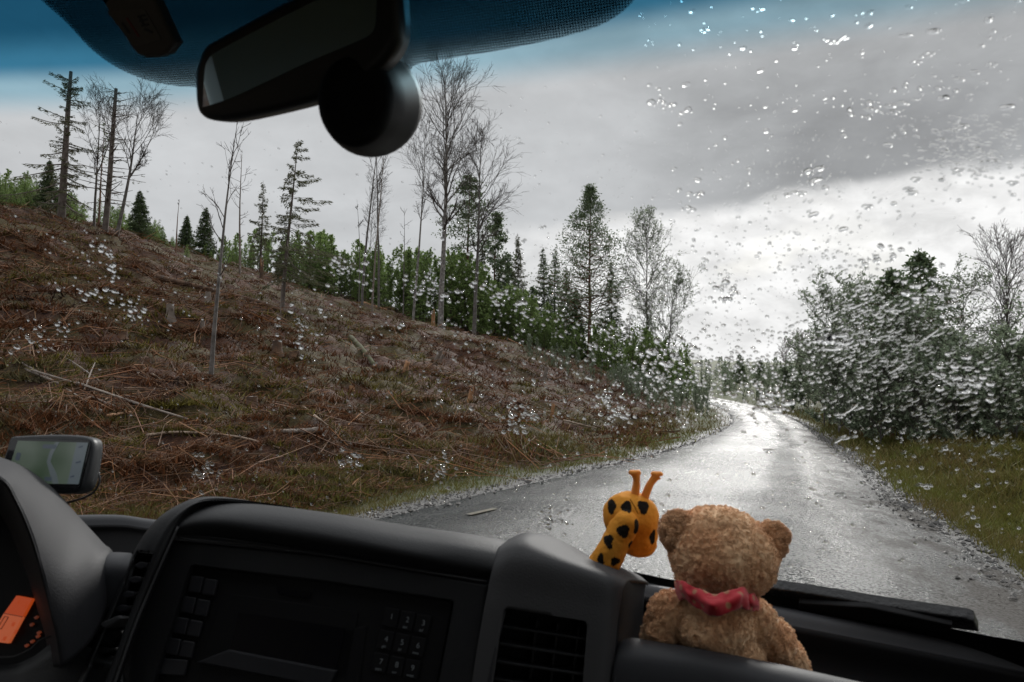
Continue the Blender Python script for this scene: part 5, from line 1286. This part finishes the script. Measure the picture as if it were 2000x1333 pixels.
for q in ((153, 902, 5), (141, 930, 4), (157, 872, 4)): spr('bar_icon', rounded([(q[0] - q[2], q[1] + 1), (q[0] + q[2], q[1] - 2), (q[0] + q[2] - 1, q[1] + 2), (q[0] - q[2] - 1, q[1] + 4)], 1.5), si_m, .0030)
cab = rod('cable', [(187, 914, 1.085), (193, 925, 1.08), (194, 942, 1.075), (184, 960, 1.07), (165, 972, 1.065), (136, 981, 1.06), (100, 990, 1.06)], .0016, rubber, None)
cab.parent = nav; cab.matrix_parent_inverse = Matrix.Translation(-nav.location)
mt = rod('mount', [(90, 930, 1.10), (85, 945, 1.2), (80, 960, 1.35)], .02, black, None); mt.parent = nav; mt.matrix_parent_inverse = Matrix.Translation(-nav.location)

# ------------------------------------------------------------------ soft toys
def blob(parts, name, parent, m_, vox=.003, smooth=6, disp=()):
    """ellipsoids (centre, radii, rotation euler) fused into one continuous skin"""
    bm = bmesh.new()
    for c, r, e in parts:
        M = Matrix.Translation(Vector(c)) @ e.to_matrix().to_4x4() @ Matrix.Diagonal((*r, 1)) if hasattr(e, 'to_matrix') else Matrix.Translation(Vector(c)) @ Matrix.Diagonal((*r, 1))
        bmesh.ops.create_icosphere(bm, subdivisions=4, radius=1, matrix=M)
    me = bpy.data.meshes.new(name); bm.to_mesh(me); bm.free(); me.materials.append(m_); o = link(name, me, parent)
    rm_ = o.modifiers.new('r', 'REMESH'); rm_.mode = 'VOXEL'; rm_.voxel_size = vox; rm_.use_smooth_shade = True
    s = o.modifiers.new('s', 'SMOOTH'); s.iterations = smooth; s.factor = .5
    for (typ, size, st) in disp:
        t = bpy.data.textures.new('fleece', typ); t.noise_scale = size
        if typ == 'CLOUDS': t.noise_depth = 2
        d = o.modifiers.new('d', 'DISPLACE'); d.texture = t; d.strength = st; d.mid_level = .5; d.texture_coords = 'GLOBAL'
    baked(o)
    return o
def orient(u, scale=1):   # euler turning local z to u
    return Vector(u).to_track_quat('Z', 'Y').to_euler()
fur = material('teddy_fleece', (0.764, 0.431, 0.228), .95, .1, var=(0.850, 0.575, 0.345), vscale=22, bump=.4, bscale=420)
fur.node_tree.nodes['Principled BSDF'].inputs['Sheen Weight'].default_value = .35
BD = .86
def bp(px, py, dD=0): return W1((px, py, BD + dD))
s_ = BD / FPX
RXv = RM[:, 0]; UPv = RM[:, 1]; BKv = RM[:, 2]       # right, up, towards the viewer
def fr(tilt=0):      # frame matrix right/up/back with roll (clockwise deg)
    a = math.radians(tilt); r = RXv * math.cos(a) - UPv * math.sin(a); u = UPv * math.cos(a) + RXv * math.sin(a)
    return Matrix(((r[0], u[0], BKv[0]), (r[1], u[1], BKv[1]), (r[2], u[2], BKv[2]))).to_euler()
bear = empty('teddy_bear', tuple(bp(1400, 1290))); tag(bear, 'brown plush teddy bear in a red neckerchief seen from behind in the dashboard tray', 'teddy bear')
def child(o, root):
    o.parent = root; o.matrix_parent_inverse = Matrix.Translation(-root.location); return o
e8 = fr(8)
DSP = (('VORONOI', .0070, .0050), ('CLOUDS', .012, .003), ('CLOUDS', .004, .0022))
body = blob([
    (bp(1412, 1088), (103 * s_, 83 * s_, 92 * s_), e8),           # head
    (bp(1407, 1050, .005), (88 * s_, 58 * s_, 75 * s_), e8),
    (bp(1402, 1130, -.005), (82 * s_, 52 * s_, 70 * s_), e8),
    (bp(1400, 1110, .08), (50 * s_, 40 * s_, 40 * s_), e8),       # muzzle, facing the road
    (bp(1397, 1175), (66 * s_, 40 * s_, 55 * s_), e8),            # neck
    (bp(1394, 1225, .005), (80 * s_, 62 * s_, 75 * s_), e8),      # torso
    (bp(1398, 1290, .01), (94 * s_, 85 * s_, 90 * s_), e8),
    (bp(1303, 1200, .01), (38 * s_, 46 * s_, 40 * s_), fr(15)),   # left arm
    (bp(1290, 1235, .01), (36 * s_, 55 * s_, 38 * s_), fr(12)),
    (bp(1282, 1285, .03), (34 * s_, 50 * s_, 36 * s_), fr(5)),
    (bp(1482, 1217, .01), (38 * s_, 44 * s_, 40 * s_), fr(-25)),  # right arm
    (bp(1512, 1250, .015), (38 * s_, 52 * s_, 38 * s_), fr(-32)),
    (bp(1540, 1290, .03), (36 * s_, 52 * s_, 36 * s_), fr(-28)),
    (bp(1350, 1350, .08), (48 * s_, 40 * s_, 90 * s_), e8),       # legs forward
    (bp(1450, 1365, .08), (48 * s_, 40 * s_, 90 * s_), e8),
], 'body', None, fur, .0026, 5, DSP); child(body, bear)
for (cx, cyy, rt, ww, hh) in ((1327, 1041, -20, 39, 44), (1498, 1063, 42, 38, 49)):
    ear = blob([(bp(cx, cyy, .0), (ww * s_, hh * s_, 17 * s_), fr(rt)), (bp(cx, cyy, .02), ((ww - 8) * s_, (hh - 8) * s_, 14 * s_), fr(rt))], 'ear', None, fur, .0024, 4, DSP); child(ear, bear)
# curly fleece tufts: little loops standing off the skin
def fleece_curls(o, n, r, seed):
    me = o.data; me.calc_loop_triangles(); g_ = np.random.default_rng(seed)
    nv = len(me.vertices); co = np.empty(nv * 3); no = np.empty(nv * 3); me.vertices.foreach_get('co', co); me.vertices.foreach_get('normal', no)
    co = co.reshape(-1, 3); no = no.reshape(-1, 3); id_ = g_.integers(0, nv, n); S = []
    for i in id_:
        p = co[i]; nrm = no[i]
        t = np.cross(nrm, g_.normal(size=3)); t /= np.linalg.norm(t) + 1e-9; R_ = r * g_.uniform(.6, 1.4); tw = np.cross(nrm, t)
        prev = None
        for k in range(5):
            a = -.4 + k * .95; q = p + t * math.cos(a) * R_ + nrm * (math.sin(a) * R_ * .9 + R_ * .3) + tw * (k - 2) * R_ * .35
            if prev is not None: S.append((prev, q, r * .34, r * .32))
            prev = q
    return tubes(S, 4)
Vc, Fc = fleece_curls(body, 20000, .0013, 5)
child(mk('fleece', Vc, Fc, fur), bear)
for o in [c for c in bear.children if c.name.startswith('ear')]:
    Vc, Fc = fleece_curls(o, 3600, .0013, 6); q = mk('fleece', Vc, Fc, fur, o)
# neckerchief
def scarf_mat():
    m = bpy.data.materials.new('red_neckerchief'); m.use_nodes = True; nt = m.node_tree; b = nt.nodes['Principled BSDF']
    t = nt.nodes.new('ShaderNodeTexCoord'); v = nt.nodes.new('ShaderNodeTexVoronoi'); v.inputs['Scale'].default_value = 85; nt.links.new(t.outputs['Object'], v.inputs['Vector']); v.inputs['Randomness'].default_value = .5
    r = nt.nodes.new('ShaderNodeValToRGB'); nt.links.new(v.outputs['Distance'], r.inputs[0]); cr = r.color_ramp
    cr.elements[0].position = .22; cr.elements[0].color = (.38, .17, .08, 1); cr.elements[1].position = .34; cr.elements[1].color = (.46, .006, .018, 1)
    nt.links.new(r.outputs[0], b.inputs['Base Color']); b.inputs['Roughness'].default_value = .75; b.inputs['Sheen Weight'].default_value = .2; return m
sc_m = scarf_mat()
rows_top = [(1318, 1140, .02), (1328, 1140, -.035), (1350, 1148, -.052), (1385, 1162, -.062), (1420, 1160, -.064), (1450, 1150, -.058), (1466, 1162, -.045), (1480, 1168, -.015), (1484, 1172, .02)]
rows_bot = [(1322, 1165, .02), (1338, 1162, -.040), (1362, 1178, -.060), (1398, 1195, -.074), (1424, 1186, -.074), (1448, 1176, -.066), (1462, 1182, -.052), (1480, 1184, -.020), (1484, 1188, .02)]
mid1 = [((a[0] + b[0]) / 2, (a[1] + b[1]) / 2, min(a[2], b[2]) - .006 * (1 if i % 2 else -.3)) for i, (a, b) in enumerate(zip(rows_top, rows_bot))]
sc_ = surf('neckerchief', [[(p[0], p[1] + q, BD + p[2] * 1.25 - .004) for p in r] for r, q in ((rows_top, -4), (mid1, 3), (rows_bot, 10))], sc_m, None, n=8, thick=.003); child(sc_, bear)
d = sc_.modifiers.new('d', 'DISPLACE'); t = bpy.data.textures.new('folds', 'CLOUDS'); t.noise_scale = .018; d.texture = t; d.strength = .008; d.texture_coords = 'GLOBAL'
kn = surf('scarf_tail', [[(1452, 1166, BD - .052), (1466, 1160, BD - .06), (1478, 1166, BD - .05)], [(1446, 1176, BD - .055), (1466, 1176, BD - .066), (1482, 1182, BD - .052)], [(1458, 1186, BD - .05), (1470, 1187, BD - .06), (1480, 1186, BD - .05)]], sc_m, None, n=6, thick=.003); child(kn, bear)

# giraffe
gir_y = material('giraffe_plush', (.62, .24, .025), .85, .15, var=(.70, .30, .04), vscale=25, bump=.3, bscale=500)
gir_k = material('giraffe_spots', (.012, .010, .008), .9, .1)
gir_o = material('giraffe_horns', (.75, .27, .05), .75, .2)
GD = .93; gs = GD / FPX
def gp(px, py, dD=0): return W1((px, py, GD + dD))
gir = empty('toy_giraffe', tuple(gp(1185, 1105))); tag(gir, 'orange plush giraffe with black spots peeping out behind the grey air vent', 'toy giraffe')
NECK = [(1160, 1150, 31), (1172, 1120, 30), (1186, 1093, 30), (1198, 1070, 29), (1210, 1046, 28), (1222, 1025, 26)]
gparts = []
for (x_, y_, r_) in NECK + [((NECK[i][0] + NECK[i + 1][0]) / 2, (NECK[i][1] + NECK[i + 1][1]) / 2, (NECK[i][2] + NECK[i + 1][2]) / 2) for i in range(5)]:
    gparts.append((gp(x_, y_, -.012), (r_ * gs, r_ * gs, r_ * gs), fr(0)))
gparts += [(gp(1232, 1010, .025), (57 * gs, 51 * gs, 52 * gs), fr(15)), (gp(1240, 1035, .03), (46 * gs, 52 * gs, 46 * gs), fr(-5)), (gp(1249, 1062, .045), (35 * gs, 28 * gs, 36 * gs), fr(0))]
gb = blob(gparts, 'body', None, gir_y, .0013, 10, (('CLOUDS', .022, .005), ('CLOUDS', .0028, .0009))); child(gb, gir)
gb.data.materials.append(gir_k)
spots_g = [(1257, 991, 12, 13), (1224, 993, 10, 15), (1246, 1029, 11, 14), (1218, 1039, 12, 12), (1187, 1056, 11, 10), (1191, 1066, 5, 8), (1173, 1092, 6, 11), (1202, 1098, 10, 8), (1195, 988, 8, 16), (1274, 1048, 7, 17), (1182, 1030, 4, 9), (1231, 1066, 5, 12), (1165, 1120, 9, 8)]
me = gb.data; nv = len(me.vertices); co = np.empty(nv * 3, np.float32); me.vertices.foreach_get('co', co); co = co.reshape(-1, 3)
npoly = len(me.polygons); pc = np.empty(npoly * 3, np.float32); me.polygons.foreach_get('center', pc); pc = pc.reshape(-1, 3); pn = np.empty(npoly * 3, np.float32); me.polygons.foreach_get('normal', pn); pn = pn.reshape(-1, 3)
mi = np.zeros(npoly, int)
facing = ((EYE - pc) * pn).sum(1) > 0
loc = (pc - EYE) @ RM; ppx = 1000 + FPX * loc[:, 0] / -loc[:, 2]; ppy = 666.5 - FPX * loc[:, 1] / -loc[:, 2]
for (x_, y_, ra, rb) in spots_g:
    q = ((ppx - x_) / ra) ** 2 + ((ppy - y_) / rb) ** 2
    k = facing & (q < 3)
    if not k.any(): continue
    c0 = pc[k][np.argmin(q[k])]; vv_ = pc - c0; hx = vv_ @ RXv; hy = vv_ @ UPv; dpt = vv_ @ BKv
    wobn = 1 + .25 * np.sin(np.arctan2(hy, hx) * 3 + x_)
    mi[((hx / (ra * gs)) ** 2 + (hy / (rb * gs)) ** 2 + (dpt / (.9 * max(ra, rb) * gs)) ** 2 * .4 < wobn)] = 1
for (x_, y_, z_) in ((.03, .02, .04), (-.03, .0, .05), (0, -.03, .06)):    # spots on the far side too
    c0 = gp(1240, 1030, .06) + RXv * x_ + UPv * y_; mi[np.linalg.norm(pc - c0, axis=1) < .012] = 1
me.polygons.foreach_set('material_index', mi.astype(np.int32))
for pts, fl in (([(1238, 978), (1243, 948), (1243, 932), (1240, 922)], [(1233, 919), (1247, 928)]), ([(1256, 980), (1268, 950), (1277, 936), (1284, 928)], [(1270, 922), (1296, 930)])):
    h = rod('horn', [(x_, y_, GD + .02) for x_, y_ in pts], .005, gir_o, None, n=12, taper=([0, .5, .8, 1], [.0055, .0045, .0055, .007])); child(h, gir)
    c0 = np.array(fl).mean(0); hc = blob([(W1((c0[0] - 3, c0[1] + 1, GD + .02)), (10 * gs, 6 * gs, 8 * gs), fr(12)), (W1((c0[0] + 5, c0[1], GD + .02)), (8 * gs, 5 * gs, 7 * gs), fr(12))], 'horn_tip', h, gir_o, .0012, 3)
rod('seam', [(1231, 975, GD - .028), (1239, 988, GD - .031), (1247, 1004, GD - .031)], .0012, gir_y, None, n=6).parent = gir
[c for c in gir.children if c.name.startswith('seam')][0].matrix_parent_inverse = Matrix.Translation(-gir.location)

# ------------------------------------------------------------------ rain on the outside of the pane
water = bpy.data.materials.new('rain_water'); water.use_nodes = True; nt = water.node_tree; nt.nodes.clear()
gl = nt.nodes.new('ShaderNodeBsdfGlass'); gl.inputs['IOR'].default_value = 1.33; gl.inputs['Roughness'].default_value = .05; gl.inputs['Color'].default_value = (1, 1, 1, 1)
o_ = nt.nodes.new('ShaderNodeOutputMaterial'); nt.links.new(gl.outputs[0], o_.inputs[0])
drops = []      # px, py, rx, ry (pixels of the 2000 px photograph at the pane), angle, height ratio
g_ = np.random.default_rng(21)
def add(px, py, a, b=None, an=0, hr=.55): drops.append((px, py, a, b or a, an, hr))
def cluster(cx, cy, sx, sy, n, an=0, lo=1.2, hi=4.5, hr=.6):
    for _ in range(n):
        u, v = g_.normal(0, 1, 2); c, s = math.cos(an), math.sin(an); x = cx + u * sx * c - v * sy * s; y = cy + u * sx * s + v * sy * c
        r = lo + (hi - lo) * g_.random() ** 2.2; add(x, y, r * g_.uniform(1, 1.7), r, g_.uniform(-.5, .5), hr)
for c in [(205, 505, 16, 30, 46, -.5), (178, 572, 26, 8, 30, .1), (255, 602, 18, 13, 34, .3), (75, 655, 28, 16, 34, -.3), (120, 640, 20, 10, 12, 0), (592, 640, 26, 24, 40, .8), (1012, 815, 16, 20, 52, .6), (1200, 800, 26, 18, 52, .4), (1160, 770, 20, 10, 8, .2),
          (682, 895, 14, 13, 44, 0), (400, 925, 14, 22, 36, .4), (830, 560, 26, 18, 54, .1), (690, 525, 26, 16, 52, .3), (750, 640, 30, 16, 10, 0), (1000, 590, 34, 18, 60, .2), (862, 912, 22, 14, 34, 0), (1077, 1012, 20, 20, 50, .4),
          (1300, 700, 24, 26, 34, .7), (1500, 785, 30, 16, 40, .1), (1625, 660, 24, 10, 20, -.1), (1880, 740, 36, 20, 60, .1), (1835, 575, 34, 22, 70, .2), (1420, 570, 16, 24, 26, .5), (1715, 500, 30, 16, 26, .1), (1590, 345, 18, 14, 20, .3), (1300, 205, 16, 16, 20, 0), (1690, 215, 40, 14, 26, 0), (1800, 170, 60, 40, 30, 0)]:
    cluster(*c, lo=1.2, hi=4.2 if c[0] < 1250 else 6)
def field(x0, x1, y0, y1, n, lo, hi, p=2.5, an=None, el=1.0, hr=.55):
    for _ in range(n):
        r = lo + (hi - lo) * g_.random() ** p; add(g_.uniform(x0, x1), g_.uniform(y0, y1), r * g_.uniform(1, 1.5) * el, r, an if an is not None else g_.uniform(-.4, .4), hr)
field(0, 1300, 200, 1000, 900, .5, 2.2, 3)
field(300, 1250, 480, 1100, 700, .6, 2.6, 3)
field(850, 1700, 430, 820, 1000, .8, 3.6, 3)
field(1250, 2000, 0, 450, 190, .7, 4.0, 3, hr=.42)
field(1300, 2000, 0, 460, 110, 1.6, 5.0, 2, el=1.5, hr=.32)
field(1500, 2000, 150, 460, 70, .9, 2.2, 2, an=-.9, el=3.2, hr=.3)
field(1000, 1600, 0, 430, 90, .6, 2.4, 3, hr=.4)
def puff(cx, cy, sx, sy, n, lo, hi, p=2.2, an=None, el=1.0, hr=.3):
    for _ in range(n):
        u, v = np.clip(g_.normal(0, .55, 2), -1.3, 1.3); r = lo + (hi - lo) * g_.random() ** p
        add(cx + u * sx, cy + v * sy, r * g_.uniform(1, 1.5) * el, r, an if an is not None else g_.uniform(-.4, .4), hr * g_.uniform(.6, 1.3))
puff(1760, 700, 240, 190, 620, .8, 3.2, 2.8, hr=.26)
puff(1880, 760, 200, 150, 480, 1.2, 3.0, an=-.75, el=2.0, hr=.26)
puff(1690, 640, 130, 110, 500, 1.0, 3.4, an=-.6, el=1.6)
puff(1430, 740, 190, 80, 600, 1.0, 3.6, hr=.4)
puff(1890, 290, 120, 70, 330, 1.0, 3.6, an=.35, el=1.6, hr=.2)
puff(1250, 640, 150, 150, 500, .8, 3.4, hr=.4)
field(1250, 2010, 820, 1130, 420, .7, 4.0, 3)
field(1350, 1700, 440, 680, 130, .8, 3.5, 2)
puff(1450, 330, 260, 90, 420, .5, 1.5, an=-1.1, el=2.2, hr=.2)
for _ in range(26):
    px, py = g_.uniform(1250, 1990), g_.uniform(30, 1000)
    for j in range(3): add(px + j * 6, py + (3 if j == 1 else -2), 6, 2.6, .3 * (j - 1), .6)
for (x_, y_, a_, b_, an_) in [(1608, 664, 15, 5, -.1), (1642, 655, 13, 5, .2), (1626, 682, 17, 4.5, 0), (1652, 672, 9, 4, -.3), (1272, 688, 12, 6, .5), (1300, 712, 15, 5, .4), (1288, 738, 10, 4, .2), (1316, 694, 9, 4, .6), (1494, 784, 17, 6, .05), (1514, 801, 15, 6, 0), (1536, 788, 11, 6, -.1), (1478, 800, 10, 5, .1), (1832, 733, 14, 4, .5), (1882, 764, 13, 6, .1), (1868, 738, 10, 5, 0), (1905, 750, 12, 5, -.2), (1700, 215, 14, 4, .3), (1738, 208, 12, 4, .2), (1592, 352, 13, 4, -.2), (1600, 330, 11, 5, 0), (1545, 378, 12, 3, -.5), (1820, 62, 12, 5, .2), (1768, 70, 13, 3.5, .1), (1640, 78, 16, 2.5, -.5), (1965, 210, 14, 5, 0), (1840, 192, 10, 5, 0), (1930, 40, 8, 6, .3), (1700, 26, 6, 5, 0), (1450, 95, 7, 4, .2), (1640, 858, 18, 3, -.8), (1660, 800, 22, 3, -.8), (1750, 720, 20, 3, -.8), (1815, 655, 24, 3, -.8)]:
    add(x_, y_, a_, b_, an_, .5); add(x_ + a_ * .7, y_ - b_ * .5, a_ * .5, b_ * .8, an_ + .3, .5)
ds = np.array(drops); nd_ = len(ds)
# pane positions (vectorised bisection)
r = ray(ds[:, 0], ds[:, 1]); lo = np.full(nd_, .15); hi = np.full(nd_, 3.0)
for _ in range(40):
    m = (lo + hi) / 2; below = r[:, 1] * m < glassY(r[:, 0] * m, r[:, 2] * m) + .0016; lo = np.where(below, m, lo); hi = np.where(below, hi, m)
Cn = EYE + r * lo[:, None]; xx = Cn[:, 0] - EYE[0]; zz = Cn[:, 2] - EYE[2]
nrm = np.stack([.44 * (xx + .33), np.ones(nd_), .862 + .2 * zz], -1); nrm /= np.linalg.norm(nrm, axis=1)[:, None]
tx_ = np.cross(nrm, np.array([0, 0, 1.0])); tx_ /= np.linalg.norm(tx_, axis=1)[:, None]; tz_ = np.cross(tx_, nrm)
k0 = np.sign((tx_ @ RXv)); tx_ *= k0[:, None]; k0 = np.sign(tz_ @ UPv); tz_ *= k0[:, None]
px2m = lo / FPX; ca, sa = np.cos(-ds[:, 4]), np.sin(-ds[:, 4])
A_ = (tx_ * ca[:, None] + tz_ * sa[:, None]) * (ds[:, 2] * px2m)[:, None]
# the pane is seen at a slant, so an upright outline needs a longer drop up the slope
slant = np.abs((nrm * (r / np.linalg.norm(r, axis=1)[:, None])).sum(1))
B_ = (-tx_ * sa[:, None] + tz_ * ca[:, None]) * (ds[:, 3] * px2m / np.clip(slant, .5, 1))[:, None]
hgt = np.minimum(ds[:, 2], ds[:, 3]) * px2m * ds[:, 5]
ns_, rings_ = 10, [(1.0, 0.0), (.93, .38), (.72, .72), (.38, .94)]
Vd = []
for (rr_, hh_) in rings_:
    for k in range(ns_):
        a = k * 2 * math.pi / ns_
        Vd.append(Cn + A_ * (rr_ * math.cos(a)) + B_ * (rr_ * math.sin(a)) + nrm * (hgt * hh_)[:, None])
Vd.append(Cn + nrm * hgt[:, None]); nd0 = len(Vd)
for k in range(ns_):
    a = k * 2 * math.pi / ns_; Vd.append(Cn + A_ * math.cos(a) + B_ * math.sin(a))
Vd.append(Cn.copy())
Vd = np.stack(Vd, 1); per = Vd.shape[1]
tri = []
for j in range(3):
    for k in range(ns_):
        a, b, c, d = j * ns_ + k, j * ns_ + (k + 1) % ns_, (j + 1) * ns_ + (k + 1) % ns_, (j + 1) * ns_ + k; tri += [(a, b, c), (a, c, d)]
tri += [(3 * ns_ + k, 3 * ns_ + (k + 1) % ns_, 4 * ns_) for k in range(ns_)]
nsm = len(tri)
tri += [(nd0 + (k + 1) % ns_, nd0 + k, nd0 + ns_) for k in range(ns_)]
tri = np.array(tri)
# make winding outward
v0 = Vd[0]; f = tri[0]; nn_ = np.cross(v0[f[1]] - v0[f[0]], v0[f[2]] - v0[f[0]])
if np.dot(nn_, v0[f[0]] - Cn[0]) < 0: tri = tri[:, ::-1].copy()
Fd = (tri[None] + (np.arange(nd_) * per)[:, None, None]).reshape(-1, 3)
dr = mk('rain_drops', Vd.reshape(-1, 3), Fd, water)
sm = np.zeros((nd_, len(tri)), bool); sm[:, :nsm] = True; dr.data.polygons.foreach_set('use_smooth', sm.ravel())
tag(dr, 'rain drops and splashes spread over the outside of the windscreen', kind='stuff')
